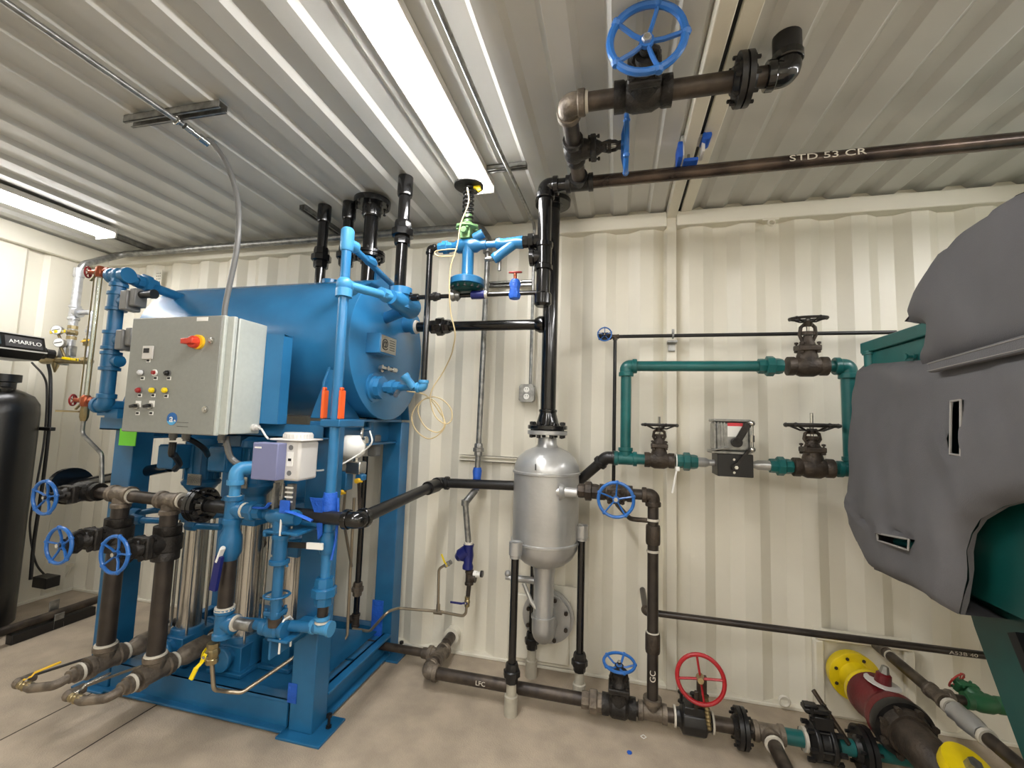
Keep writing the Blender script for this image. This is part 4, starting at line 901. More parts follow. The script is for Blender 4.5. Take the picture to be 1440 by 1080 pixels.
q = on((-1.763, -1.1, 1.317)); lg_ = t.part('logo_disc', MB().lathe((q[0],YD,q[2]), -AY, [(0,.026),(.0015,.026)], 32), 'logo_blue', door)
t.part('logo_wave', MB().prism([(q[0]+.025*math.cos(a),YD-.0024,q[2]+.025*math.sin(a)) for a in [PI*(1.12+.76*k/14) for k in range(15)]],(0,.0008,0)), 'logo_light', door)
add_text(t, 'a', .046, 'white', (q[0]-.001,YD-.003,q[2]+.001), R_FRONT, door)
add_text(t, 'dg', .010, 'white', (q[0]+.018,YD-.003,q[2]-.006), R_FRONT, door)
for k in range(2): t.part('print_line', MB().bx((q[0]+.028,YD-.0008,q[2]-.014-.016*k),(q[0]+.085,YD-.0002,q[2]-.0125-.016*k)), 'dark', door)
for k, px_ in enumerate(((-1.874, -1.0, 1.229), (-1.803, -1.0, 1.247), (-1.614, -0.98, 1.253))):
    t.part('cable_gland', MB().lathe((px_[0],-1.0,Z0+.005), -AZ, [(0,.016),(.03,.016),(.032,.012),(.04,.012)], 12), 'plastic_grey')
g0 = (X1+.045,-.95,(-1.51, -0.945, 1.29)[2]); t.part('cable_gland', MB().lathe(g0, AX, [(0,.014),(.012,.016),(.014,.011),(.03,.011)], 12), 'off_white')
t.done()
def hose(label, pts, r, m): return rod(label, pts, r, m, 'flexible_conduit', 'conduit')
G1, G2, G3 = (-1.872, -1.0, 1.214), (-1.801, -1.0, 1.235), (-1.614, -0.98, 1.247)
hose('black flexible conduit hooking from the panel foot down to the left pump motor', [G1, (G1[0],-1.0,G1[2]-.05), (-1.92, -0.95, 1.153), (-1.972, -0.88, 1.106), (-2.043, -0.84, 1.072)], .014, 'satin_black')
hose('grey flexible conduit from the panel foot into the right pump motor box', [G2, (-1.808, -0.95, 1.214), (-1.833, -0.88, 1.178), (-1.903, -0.8, 1.143)], .012, 'satin_black')
hose('grey flexible conduit sweeping from the panel foot behind the valve actuator', [G3, (-1.606, -0.98, 1.215), (-1.585, -0.97, 1.155), (-1.532, -0.95, 1.121), (-1.488, -0.9, 1.106), (-1.403, -0.85, 1.103), (-1.294, -0.83, 1.129)], .013, 'plastic_grey')
rod('white cable from the panel side gland to the valve actuator', [(g0[0]+.03,-.95,g0[2]), (-1.436, -0.98, 1.284), (-1.398, -1.0, 1.262), (-1.364, -1.02, 1.25)], .004, 'white')
rod('white cable drooping right from the valve actuator behind the blue standpipe', [(-1.25, -0.98, 1.139), (-1.256, -0.9, 1.119), (-1.262, -0.8, 1.109), (-1.243, -0.7, 1.126), (-1.187, -0.62, 1.183), (-1.14, -0.62, 1.229), (-1.167, -0.6, 1.282)], .004, 'white')
one('sticky_note', 'lime green sticky note hanging below the left corner of the control panel', 'sticky note', MB().bx(((-2.378, -0.864, 1.25)[0],-.8645,(-2.316, -0.864, 1.173)[2]),((-2.273, -0.864, 1.253)[0],-.8605,(-2.328, -0.864, 1.255)[2])), 'lime')
# ------------------------------------------------------------------ pumps
def pump(label, x, y, zs0, zs1, k):
    t = T('booster_pump', label, 'pump', 'vertical multistage pumps on the skid')
    r = .055
    t.part('base', MB().bx((x-.10,y-.11,.105),(x+.10,y+.11,.125)).lathe((x,y,.12), AZ, [(0,.085),(.10,.08),(.14,.07)], 20).lathe((x-.0,y-.14,.19), AY, [(0,.055),(.02,.055),(.022,.04),(.26,.04),(.262,.055),(.28,.055)], 20).bx((x-.075,y-.09,.12),(x+.075,y+.09,.235)), 'blue', bevel=.004)
    t.part('sleeve', MB().cyl((x,y,.235),(x,y,zs1), r, seg=28), 'steel')
    for a in range(4):
        an = PI/4+a*PI/2; t.part('stay_bolt', MB().cyl((x+.072*math.cos(an),y+.072*math.sin(an),.23),(x+.072*math.cos(an),y+.072*math.sin(an),zs1+.03), .007, seg=8), 'steel')
    t.part('head', MB().bx((x-.075,y-.075,zs1-.005),(x+.075,y+.075,zs1+.04)).lathe((x,y,zs1+.03), AZ, [(0,.075),(.03,.055),(.10,.05),(.13,.075),(.15,.08)], 20), 'blue', bevel=.005)
    zm = zs1+.17
    mo = t.part('motor', MB().lathe((x,y,zm), AZ, [(0,.085),(.015,.09),(.03,.078),(.20,.078),(.21,.084),(.24,.08),(.26,.05)], 28), 'blue')
    for a in range(14):
        an = 2*PI*a/14; t.part('cooling_fin', MB().bar((x+.082*math.cos(an),y+.082*math.sin(an),zm+.03),(x+.082*math.cos(an),y+.082*math.sin(an),zm+.20),.012,.004,(math.cos(an),math.sin(an),0)), 'blue', mo)
    t.part('terminal_box', MB().bx((x+k[0],y-.16,zm+.09),(x+k[0]+.11,y-.06,zm+.21)).bx((x+k[0]+.004,y-.168,zm+.095),(x+k[0]+.106,y-.16,zm+.205)), 'blue', bevel=.004)
    t.part('nameplate', MB().bx((x+k[1],y-.098,zm+.01),(x+k[1]+.085,y-.092,zm+.065)), 'steel')
    return t.done()
pump('left blue booster pump with a shiny steel sleeve, behind the suction pipes', -2.13, -.62, .235, .80, (-.10,.02))
pump('middle blue booster pump with a shiny steel sleeve, behind the black discharge pipe', -1.80, -.60, .235, .80, (-.14,-.05))
t = T('booster_pump', 'blue pump motor half hidden behind the valve actuator, rightmost on the skid', 'pump')
mx, my = -1.62, -.50; zm = (-2.072, -0.5, 1.057)[2]-.12
t.part('motor', MB().lathe((mx,my,zm-.02), AZ, [(0,.085),(.015,.09),(.03,.078),(.22,.078),(.24,.08),(.26,.05)], 28), 'blue'); t.part('terminal_box', MB().bx((mx-.02,my-.16,zm-.13),(mx+.11,my-.07,zm-.02)), 'blue', bevel=.004); t.part('nameplate', MB().bx((mx-.07,my-.098,zm-.0),(mx+.03,my-.09,zm+.05)), 'steel')
t.part('stool', MB().lathe((mx,my,zm-.22), AZ, [(0,.075),(.03,.06),(.17,.06),(.2,.085)], 20).bx((mx-.08,my-.08,zm-.30),(mx+.08,my+.08,zm-.22)), 'blue', bevel=.004); t.part('sleeve', MB().cyl((mx,my,.23),(mx,my,zm-.28),.055,seg=28), 'steel')
for a in range(4):
    an = PI/4+a*PI/2; t.part('stay_bolt', MB().cyl((mx+.072*math.cos(an),my+.072*math.sin(an),.23),(mx+.072*math.cos(an),my+.072*math.sin(an),zm-.26), .007, seg=8), 'steel')
t.part('base', MB().bx((mx-.10,my-.11,.105),(mx+.10,my+.11,.125)).bx((mx-.08,my-.09,.12),(mx+.08,my+.09,.235)), 'blue', bevel=.004)
t.done()
for k, (x, px) in enumerate(((-2.13,0),(-1.80,0))):
    t = T('vent_link', ('left' if k == 0 else 'right')+' blue bypass link of small unions in front of the pump heads', 'pipe fitting')
    z = .84; y = -.78
    t.part('pipe', MB().tube(fillet([(x-.02,y+.18,z+.0),(x-.12,y+.02,z+.01),(x-.19,y-.02,z-.005),(x-.13,y-.06,z-.02),(x+.02,y-.03,z-.02)],.02), .015, 10), 'blue')
    t.part('union', MB().lathe((x-.19,y-.02,z-.0), AX, [(-.015,.022),(.015,.024),(.03,.02)], 8).lathe((x-.13,y-.055,z-.02), AX, [(-.01,.024),(.03,.024),(.04,.018)], 8), 'blue'); t.done()
# ------------------------------------------------------------------ suction piping in front
ym = -.95; z_m = .962; xA, xB = -2.20, -1.915; zb2 = .235
t = T('suction_manifold', 'worn brown manifold pipe across the front of the skid ending in a black flange', 'pipe')
t.part('pipe', MB().cyl((-2.42,ym,z_m),(-1.76,ym,z_m-.012),.0265), 'pipe_brown')
t.part('tee', tee_mb((xA,ym,z_m), AX, -AZ, .028), 'fitting'); t.part('tee', tee_mb((xB,ym,z_m-.008), AX, -AZ, .028), 'fitting')
for x in (xA-.06, xA+.06, xB+.065): t.part('thread_seal', MB().lathe((x-.005,ym,z_m-.003), AX, [(0,.033),(.01,.033)], 16), 'thread_seal')
flange(t, (-1.745,ym,z_m-.013), AX, .075, .02, .03, 'gloss_black', 8)
t.done()
for k, (x, lab) in enumerate(((xA,'left'),(xB,'right'))):
    t = T('suction_pipe', lab+' worn black suction pipe dropping from the manifold to its floor tee', 'pipe')
    t.part('pipe', MB().cyl((x,ym,zb2+.03),(x,ym,z_m-.05),.034), 'pipe_black')
    t.part('thread_seal', MB().lathe((x,ym,z_m-.13), AZ, [(0,.045),(.012,.043)], 18), 'thread_seal'); t.part('thread_seal', MB().lathe((x,ym,zb2+.068), AZ, [(0,.0425),(.009,.040)], 18), 'thread_seal')
    t.part('tee', tee_mb((x,ym,zb2), AY, AZ, .033), 'fitting')
    t.part('nipple', MB().lathe((x,ym-.07,zb2), -AY, [(0,.030),(.02,.030),(.021,.034),(.04,.034),(.042,.026),(.06,.026),(.062,.022)], 14), 'fitting'); t.part('thread_seal', MB().lathe((x,ym-.085,zb2), -AY, [(0,.037),(.010,.036)], 16), 'thread_seal')
    t.part('bent_pipe', MB().tube(fillet([(x,ym-.12,zb2),(x,ym-.17,zb2-.01),(x-.11,ym-.185,zb2-.03),(x-.19,ym-.175,zb2-.03)],.05), .0175, 12), 'fitting')
    t.part('end_cap', MB().ball((x-.20,ym-.175,zb2-.03), .022, 12).lathe((x-.20,ym-.175,zb2-.03), AY, [(0,.021),(.05,.019)], 12), 'fitting')
    t.done()
    ball_valve(lab+' small brass drain valve at the floor in front of the suction pipe', (x-.145,ym-.183,zb2-.028), AX, AZ, .012, V((.25,.9,.1)), .10, 'brass', 'handle_yellow' if k == 0 else 'steel')
    t = T('suction_strainer', lab+' sand coloured cast strainer behind the suction pipe near the deck', 'strainer')
    t.part('body', MB().lathe((x,ym+.07,zb2), AY, [(0,.034),(.02,.034),(.03,.028),(.05,.036),(.07,.044),(.17,.044),(.19,.03),(.21,.036),(.23,.036)], 10), 'fitting')
    t.part('thread_seal', MB().lathe((x,ym+.08,zb2), AY, [(0,.038),(.01,.038)], 16), 'thread_seal'); t.part('thread_seal', MB().lathe((x,ym+.275,zb2), AY, [(0,.038),(.012,.038)], 16), 'thread_seal')
    t.part('rubber_joint', MB().lathe((x,ym+.29,zb2), AY, [(0,.05),(.012,.052),(.02,.04),(.035,.048),(.05,.04),(.058,.052),(.07,.05)], 20), 'satin_black'); t.done()
    run(lab+' long thin drain tube running back across the skid deck', [(x-.19,ym-.13,zb2-.02),(x-.17,ym+.0,zb2-.03),(x-.02,-.55,.20),(x+.05,-.12,.20)], .0055, 'rubber' if k == 0 else 'tube_steel', bend=.05, name='drain_tube')
gate_valve('upper left black gate valve on the manifold end, blue wheel toward the room', (-2.40,ym,z_m), AX, V((0,-1,-.02)), .028, .070, .165, blen=2.3, rot=.2)
gate_valve('middle left black gate valve on the left suction pipe, blue wheel toward the room', (xA,ym,.785), AZ, V((0,-1,.02)), .036, .070, .215, blen=2.0, rot=.5, bs=.85)
gate_valve('right black gate valve on the right suction pipe, blue wheel toward the room', (xB,ym,.775), AZ, V((0,-1,.02)), .036, .070, .205, blen=2.0, rot=.1, bs=.85)
run('black header pipe from the manifold flange to the corner elbow right of the standpipe', [(-1.72,ym,z_m-.015),(-.99,ym,.945)], .0265, 'satin_black')
xD = -.985
t = run('black pipe slanting back from the corner elbow and along behind the silver vessel', [(xD,ym,.945),(xD,-.13,.985),(-.235,-.13,1.005),(-.05,-.19,1.18),(.02,-.20,1.18)], .0265, 'satin_black', 'satin_black', done=False)
t.part('elbow', elbow_mb((xD,ym,.945), AX, AY, .0275), 'gloss_black'); t.part('socket', MB().lathe((xD,-.30,.977), AY, [(0,.036),(.12,.036)], 20), 'satin_black'); t.done()
t = T('blind_pipe', 'black pipe with a big round flange disc standing by the left wall behind the wheels', 'pipe')
d0, d1 = V((-3.058, -0.62, 0.901)), V((-2.2, -0.736, 1.068)); t.part('pipe', MB().cyl(d0, d1, .028), 'gloss_black'); t.part('flange', MB().lathe(d0, (d0-d1), [(-.03,.05),(-.02,.10),(.012,.105),(.014,.098)], 32), 'gloss_black'); t.done()
# ------------------------------------------------------------------ discharge and level control on the right front
yc_ = -1.0; xq1 = -1.525
t = T('discharge_pipe', 'upright discharge pipe, blue above and black below, left of the level control valve', 'pipe')
zc_ = (-1.532, -1.0, 0.955)[2]; zl_ = (-1.507, -1.0, 0.516)[2]
t.part('pipe', MB().cyl((xq1,yc_,zc_),(xq1,yc_,(-1.523, -1.0, 1.103)[2]), .021), 'sky_blue'); t.part('elbow', MB().tube(fillet([(xq1,yc_,1.07),(xq1,yc_,1.12),(xq1+.06,yc_+.12,1.12)],.05), .028, 14).lathe((xq1,yc_,1.055), AZ, [(0,.032),(.02,.032)], 16), 'sky_blue')
t.part('thread_seal', MB().lathe((xq1,yc_,zc_+.035), AZ, [(0,.033),(.02,.027)], 16), 'thread_seal')
t.part('cross', tee_mb((xq1,yc_,zc_), AZ, AX, .026), 'blue')
t.part('check_valve', MB().lathe((xq1,yc_,zc_-.05), -AZ, [(0,.032),(.03,.030),(.06,.042),(.12,.044),(.15,.03)], 16), 'blue')
t.part('pipe', MB().cyl((xq1,yc_,zc_-.18),(xq1,yc_,zl_+.04), .0285), 'pipe_black'); t.part('thread_seal', MB().lathe((xq1,yc_,zl_+.045), AZ, [(0,.038),(.012,.036)], 16), 'thread_seal')
t.part('tee', tee_mb((xq1,yc_,zl_-.005), AZ, AX, .027), 'blue')
t.done()
t = T('makeup_pipe', 'light blue level pipe from the discharge cross to the standpipe through the control valve', 'pipe')
t.part('pipe', MB().cyl((xq1+.05,yc_,zc_),(sx-.02,-.94,(-1.16, -0.95, 0.921)[2]-.0), .0205), 'blue')
t.part('union', union_mb((xq1+.10,yc_,zc_), AX, .0215), 'blue'); t.part('thread_seal', MB().lathe((xq1+.052,yc_,zc_), AX, [(0,.032),(.012,.030)], 16), 'thread_seal')
t.part('u_bolt', MB().tube([(sx-.14,yc_-.03,.88),(sx-.14,yc_-.03,.945),(sx-.14,yc_-.015,.965),(sx-.14,yc_+.02,.965),(sx-.14,yc_+.03,.945),(sx-.14,yc_+.03,.88)],.004,6), 'white_metal')
t.part('bracket', MB().bx((sx-.22,-1.03,.885),(sx-.06,-.97,.895)).prism([(sx-.22,-1.03,.885),(sx-.22,-.80,.885),(sx-.22,-.80,.83),(sx-.22,-1.03,.87)],(.012,0,0)).prism([(sx-.22,-.98,.885),(sx-.06,-.98,.885),(sx-.06,-.80,.885),(sx-.22,-.80,.885)],(0,0,.01)), 'blue', bevel=.002)
t.done()
vx_ = (-1.284, -1.0, 0.952)[0]; vz = .945
t = T('control_valve', 'blue control valve with a pale motor actuator and slatted grey front cover', 'valve')
t.part('body', MB().lathe((vx_-.06,yc_,vz), AX, [(0,.026),(.015,.030),(.05,.034),(.10,.034),(.13,.028)], 10).lathe((vx_-.005,yc_,vz), -AZ, [(0,.03),(.05,.032),(.08,.026)], 16), 'blue')
t.part('yoke', MB().bx((vx_-.045,yc_-.012,vz+.02),(vx_-.035,yc_+.012,vz+.13)).bx((vx_+.02,yc_-.012,vz+.02),(vx_+.045,yc_+.012,vz+.13)).cyl((vx_-.01,yc_,vz+.02),(vx_-.01,yc_,vz+.13),.006), 'galv')
t.part('stem_nut', MB().lathe((vx_-.01,yc_,vz+.045), AZ, [(0,.012),(.02,.012)], 6), 'brass')
ax0, ax1 = (-1.352, -1.03, 1.186)[0], (-1.186, -1.0, 1.192)[0]; az0, az1 = (-1.324, -1.0, 1.094)[2], (-1.338, -1.0, 1.247)[2]
t.part('housing', MB().bx((ax0+.05,yc_-.05,az0),(ax1,yc_+.06,az1)), 'off_white', bevel=.01)
t.part('front_cover', MB().bx((ax0-.01,yc_-.095,az0+.004),(ax0+.105,yc_-.04,az1-.008)), 'purple_grey', bevel=.004)
t.part('top_flange', MB().bx((ax0+.03,yc_-.06,az1),(ax1+.012,yc_+.07,az1+.008)), 'off_white', bevel=.004)
t.part('cap', MB().lathe(((ax0+ax1)/2+.03,yc_,az1+.006), AZ, [(0,.055),(.022,.053),(.026,.05)], 36), 'off_white')
for k in range(26):
    a = 2*PI*k/26; t.part('grip_ridge', MB().bar(((ax0+ax1)/2+.03+.054*math.cos(a),yc_+.054*math.sin(a),az1+.006),((ax0+ax1)/2+.03+.054*math.cos(a),yc_+.054*math.sin(a),az1+.025),.005,.003,(math.cos(a),math.sin(a),0)), 'off_white')
for z in (az0+.03, az1-.025): t.part('port', MB().lathe((ax0+.125,yc_-.052,z), AY, [(0,.010),(.005,.010)], 14), 'plastic_grey')
t.part('window', MB().bx((ax0+.112,yc_-.053,(az0+az1)/2-.02),(ax0+.138,yc_-.048,(az0+az1)/2+.035)), 'white'); t.part('pointer', MB().bx((ax0+.118,yc_-.054,(az0+az1)/2),(ax0+.132,yc_-.052,(az0+az1)/2+.01)), 'dark')
t.part('badge', MB().bx((ax0+.0,yc_-.0965,az1-.03),(ax0+.03,yc_-.095,az1-.024)), 'white')
for z in range(4): t.part('scale_bar', MB().bx((vx_+.015,yc_-.016,vz+.06+.018*z),(vx_+.05,yc_-.012,vz+.066+.018*z)), 'white')
t.part('tape', MB().bx((vx_+.005,yc_-.03,vz+.02),(vx_+.05,yc_-.022,vz+.07)), 'tape', bevel=.003)
t.part('tape_tail', MB().tube(smooth([(vx_-.12,yc_-.02,vz+.03),(vx_-.06,yc_-.03,vz+.035),(vx_-.04,yc_-.03,vz+.055)]), .012, 6, ell=.4), 'tape'); t.part('tape_tail', MB().tube(smooth([(vx_+.04,yc_-.03,vz+.03),(vx_+.09,yc_-.03,vz+.022),(vx_+.15,yc_-.02,vz+.0)]), .012, 6, ell=.4), 'tape')
t.done()
t = T('recirculation_pipe', 'blue upright pipe with flanged couplings below the control valve', 'pipe')
zq = (-1.266, -1.0, 0.58)[2]; xq = (-1.284, -1.0, 0.771)[0]
t.part('pipe', MB().cyl((xq,yc_,zq-.03),(xq,yc_,vz-.06), .020), 'blue'); t.part('coupling', MB().lathe((xq,yc_,(-1.284, -1.0, 0.771)[2]-.01), AZ, [(0,.024),(.005,.038),(.018,.038),(.02,.027),(.10,.027),(.102,.034),(.115,.034),(.117,.022)], 16), 'blue')
for s_ in (-1,1): t.bolt((xq+s_*.036,yc_,(-1.284, -1.0, 0.771)[2]), AZ, .006, .03, m='blue')
t.part('end_cap', MB().lathe((xq,yc_,zq-.05), AZ, [(0,.024),(.03,.026)], 14), 'bronze_iron'); t.done()
zz = zl_
t = T('lower_blue_pipe', 'blue pipe low across the front ending at the tee on the front right post', 'pipe')
xe = -1.125; zz1 = .515
t.part('pipe', MB().cyl((xq1+.05,yc_,zz),(xe,-.93,zz1), .0215), 'blue'); t.part('tee', tee_mb((xe,-.93,zz1-.0), AX, AZ, .021), 'sky_blue')
t.part('thread_seal', MB().lathe((xq1+.055,yc_,zz), AX, [(0,.031),(.010,.030)], 16), 'thread_seal')
t.part('nipple', MB().cyl((xq1+.06,yc_,zz),(xq1+.14,yc_,zz-.001), .0222), 'galv')
bx_ = -1.255
t.part('u_bolt', MB().tube([(bx_,-1.0,.43),(bx_,-1.0,.535),(bx_,-.985,.55),(bx_,-.955,.55),(bx_,-.94,.535),(bx_,-.94,.43)],.004,6), 'white')
t.part('bracket', MB().bx((bx_-.05,-1.01,.475),(bx_+.04,-.80,.485)).bx((bx_-.05,-1.0,.40),(bx_-.04,-.80,.475)), 'blue', bevel=.002)
t.done()
gate_valve('small all-blue gate valve low between the discharge pipe and the front post', ((-1.297, -0.99, 0.529)[0],-.985,zz-.002), AX, AZ, .022, .045, .125, body='blue', wheel='blue', n=4, blen=2.4, stem='blue', tag='blue', rot=.6)
ball_valve('brass drain valve with a yellow lever under the blue discharge tee', (xq1-.02,yc_-.02,zl_-.115), AZ, -AY, .016, V((-.25,-.3,-1)), .07, 'brass', 'yellow')
t = T('yellow_tag', 'round yellow tag beside the brass drain valve at the skid front', 'tag'); t.part('tag', MB().lathe((xq1-.075,yc_+.01,zl_-.14), AX, [(0,.03),(.003,.03)], 18), 'yellow'); t.done()
run('bent steel drain tube from the brass valve dipping over the skid channel', [(xq1-.02,yc_-.02,zl_-.15),(xq1+.0,yc_-.02,zl_-.25),(-1.525, -0.96, 0.226),(-1.477, -0.93, 0.212),(-1.362, -0.75, 0.291)], .008, 'tube_steel', bend=.03, name='drain_tube')
t = T('hose_bib', 'grey lever handle valve at the upper end of the black discharge pipe', 'valve')
t.part('lever', MB().bar((-1.509, -1.06, 0.787), (-1.526, -1.06, 0.656), .014, .03, AX), 'navy'); t.part('neck', MB().cyl((-1.509, -1.05, 0.812), (-1.552, -1.0, 0.806), .010).bar((-1.499, -1.06, 0.816), (-1.517, -1.06, 0.765), .02, .008, AX), 'white'); t.done()
# ------------------------------------------------------------------ PRV line between tank end and header
yp = -.60; zp = 2.18
xp = (-0.896, -0.6, 1.824)[0]; zn = (-0.879, -0.6, 1.497)[2]
t = T('feed_riser', 'slim gloss black riser from the tank end elbow up to the regulator line', 'pipe')
t.part('pipe', MB().cyl((xp,yp,zn+.02),(xp,yp,zp), .0145), 'gloss_black'); t.part('elbow', elbow_mb((xp,yp,zp), AZ, AX, .0145), 'gloss_black'); t.part('pipe', MB().cyl((xp,yp,zp),(xp+.09,yp,zp), .0145), 'gloss_black'); t.done()
t = T('tank_outlet', 'light blue fittings with a small wye strainer leading from the tank end to the riser', 'pipe fitting')
t.part('elbow', elbow_mb((xp,yp,zn), AX, AZ, .0175), 'sky_blue'); t.part('pipe', MB().cyl((-1.14,n0[1],n0[2]),(xp,yp,zn), .0155), 'tank_blue')
t.part('union', union_mb((-1.085,n0[1]-.012,n0[2]), AX, .021), 'tank_blue')
t.part('wye', MB().lathe((xp-.05,yp,zn), V((-.6,-.3,.8)), [(0,.018),(.05,.018),(.055,.022),(.075,.022)], 12), 'sky_blue')
t.part('plug', MB().lathe((-1.03,-.60,zn-.02), V((.2,-1,-.8)), [(0,.012),(.035,.012)], 6), 'steel'); t.done()
xv_ = (-0.698, -0.6, 2.096)[0]
dz_ = (-0.694, -0.6, 2.001)[2]
t = T('pressure_regulator', 'blue and green pressure regulator with a black spring and a ribbed diaphragm disc', 'valve')
t.part('body', MB().lathe((xv_-.10,yp,zp), AX, [(0,.02),(.03,.022),(.05,.034),(.14,.034),(.16,.022),(.19,.022)], 14).lathe((xv_,yp,zp), -AZ, [(0,.036),(.03,.028),(zp-dz_-.03,.028),(zp-dz_-.005,.045)], 16).lathe((xv_+.03,yp-.01,zp+.03), V((1,0,.5)), [(0,.022),(.05,.022)], 14), 'blue')
t.part('diaphragm_case', MB().lathe((xv_,yp,dz_-.02), AZ, [(0,.078),(.003,.083),(.03,.083),(.036,.076),(.05,.04)], 32), 'blue')
t.part('lower_case', MB().lathe((xv_,yp,dz_-.045), AZ, [(0,.03),(.006,.065),(.022,.08)], 32), 'dark_teal')
for k in range(14):
    a = 2*PI*k/14; t.bolt((xv_+.074*math.cos(a),yp+.074*math.sin(a),dz_-.022), AZ, .007, .035, m='satin_black')
t.part('pilot', MB().bx((xv_-.035,yp-.03,zp+.03),(xv_+.015,yp+.02,zp+.09)).lathe((xv_-.01,yp,zp+.09), AZ, [(0,.022),(.02,.03),(.035,.02),(.06,.026),(.07,.018)], 10).lathe((xv_-.01,yp-.01,zp+.06), -AY, [(0,.016),(.045,.016)], 8), 'green_paint', bevel=.003)
zg = (-0.715, -0.6, 2.262)[2]
t.part('guard_plate', MB().lathe((xv_-.01,yp,zg), AZ, [(0,.05),(.003,.056),(.012,.056),(.015,.03)], 10), 'green_paint')
for k in range(5):
    a = 2*PI*k/5; t.bolt((xv_-.01+.046*math.cos(a),yp+.046*math.sin(a),zg+.005), AZ, .008, .03, m='green_paint')
h = 2.478-zg-.02
t.part('spring', MB().tube([(xv_-.01+.024*math.cos(k*.6),yp+.024*math.sin(k*.6),zg+.015+h*k/95) for k in range(96)], .0055, 6), 'satin_black')
t.part('spring_post', MB().cyl((xv_-.01,yp,zg),(xv_-.01,yp,2.478),.010), 'iron')
t.part('top_disc', MB().lathe((xv_-.01,yp,2.474), AZ, [(0,.068),(.003,.072),(.010,.072),(.012,.068)], 28), 'iron'); t.done()
one('yellow_tag', 'yellow tag tied under the end of the middle LED light', 'tag', MB().box((-.665,-.60,2.475),(.03,.02,.035), Matrix.Rotation(.5,3,'Y')).box((-.655,-.605,2.455),(.02,.012,.02), Matrix.Rotation(1.0,3,'Y')), 'yellow', bevel=.003)
t = T('regulator_line', 'blue pipe and Y strainer between the regulator and the black header', 'pipe')
xs1, xs2 = (-0.55, -0.6, 2.094)[0], (-0.437, -0.6, 2.087)[0]
t.part('inlet_union', union_mb(((-0.814, -0.6, 2.102)[0],yp,zp), AX, .018), 'tank_blue'); t.part('pipe', MB().cyl((xv_+.08,yp,zp),(xs1,yp,zp), .0155), 'tank_blue')
t.part('strainer_body', MB().lathe((xs1-.01,yp,zp), AX, [(0,.024),(.015,.028),(.03,.024),(.10,.028),(.115,.03),(.13,.03)], 10), 'tank_blue')
t.part('strainer_leg', MB().lathe((xs2-.03,yp,zp+.0), V((-.8,-.1,-.62)), [(0,.024),(.10,.024),(.11,.027),(.13,.022)], 14), 'tank_blue')
t.part('blowdown', MB().lathe((xs1-.02,yp-.01,zp-.075), -AX, [(0,.010),(.02,.012),(.04,.009)], 8).cyl((xs1+.01,yp,zp-.075),(xs1+.01,yp,zp-.13),.008), 'galv')
t.part('outlet_union', union_mb(((-0.39, -0.6, 2.088)[0],yp,zp), AX, .021), 'gloss_black'); t.part('pipe', MB().cyl((xs2,yp,zp),(fx_h:=-.33,yp,zp), .017), 'gloss_black'); t.done()
z5 = (-0.579, -0.6, 1.938)[2]
t = T('bypass_line', 'slim black bypass line below the regulator with a navy coupling', 'pipe')
t.part('pipe', MB().tube(fillet([(-1.05,yp,z5+.08),(-1.03,yp,z5+.05),(-.97,yp,z5),(-.36,yp,z5)],.03), .0105, 10), 'gloss_black')
t.part('union', union_mb(((-0.857, -0.6, 1.935)[0],yp,z5), AX, .0125), 'satin_black'); t.part('union', MB().lathe(((-0.966, -0.6, 1.939)[0],yp,z5), AX, [(-.015,.018),(.02,.018)], 10), 'gloss_black')
t.part('orifice', MB().lathe(((-0.755, -0.6, 1.938)[0]-.025,yp,z5), AX, [(0,.016),(.01,.027),(.03,.022),(.035,.028),(.05,.015)], 10).lathe(((-0.755, -0.6, 1.938)[0],yp,z5), AZ, [(0,.018),(.035,.016)], 10), 'galv')
a_ = (-0.673, -0.6, 1.935)[0]; t.part('coupling', MB().lathe((a_,yp,z5), AX, [(0,.018),(.002,.02),(.065,.02),(.067,.018)], 18), 'navy'); t.part('thread_seal', MB().lathe((a_+.067,yp,z5), AX, [(0,.019),(.012,.017)], 14), 'thread_seal')
t.done()
t = T('taped_valve', 'small valve wrapped in blue tape with a little red handwheel on the bypass line', 'valve')
a_ = (-0.463, -0.6, 1.944)[0]
t.part('tape_wrap', MB().lathe((a_,yp,z5-.025), AZ, [(0,.024),(.02,.03),(.045,.022),(.07,.028),(.09,.018)], 9), 'tape'); t.part('stem', MB().cyl((a_,yp,z5+.05),(a_,yp,z5+.10),.008), 'copper'); t.part('handwheel', wheel_mb((a_,yp,z5+.10), V((0,-.3,1)), .028, 4, .14, .1, False), 'pale_red'); t.done()
t = T('equalizing_pipe', 'gloss black level pipe with a hex union from the tank end to the vent riser', 'pipe')
z6 = (-0.764, -0.24, 1.874)[2]
t.part('pipe', MB().cyl((-1.13,-.24,z6),(-.352-.04,-.235,z6), .0285), 'gloss_black'); t.part('union', union_mb(((-0.977, -0.24, 1.875)[0],-.24,z6), AX, .029), 'gloss_black')
t.part('saddle', MB().lathe((-.352-.035,-.235,z6), -AX, [(0,.046),(.02,.046),(.045,.034)], 20), 'gloss_black'); t.part('thread_seal', MB().lathe((-1.13,-.24,z6), AX, [(0,.040),(.012,.036)], 18), 'thread_seal'); t.done()
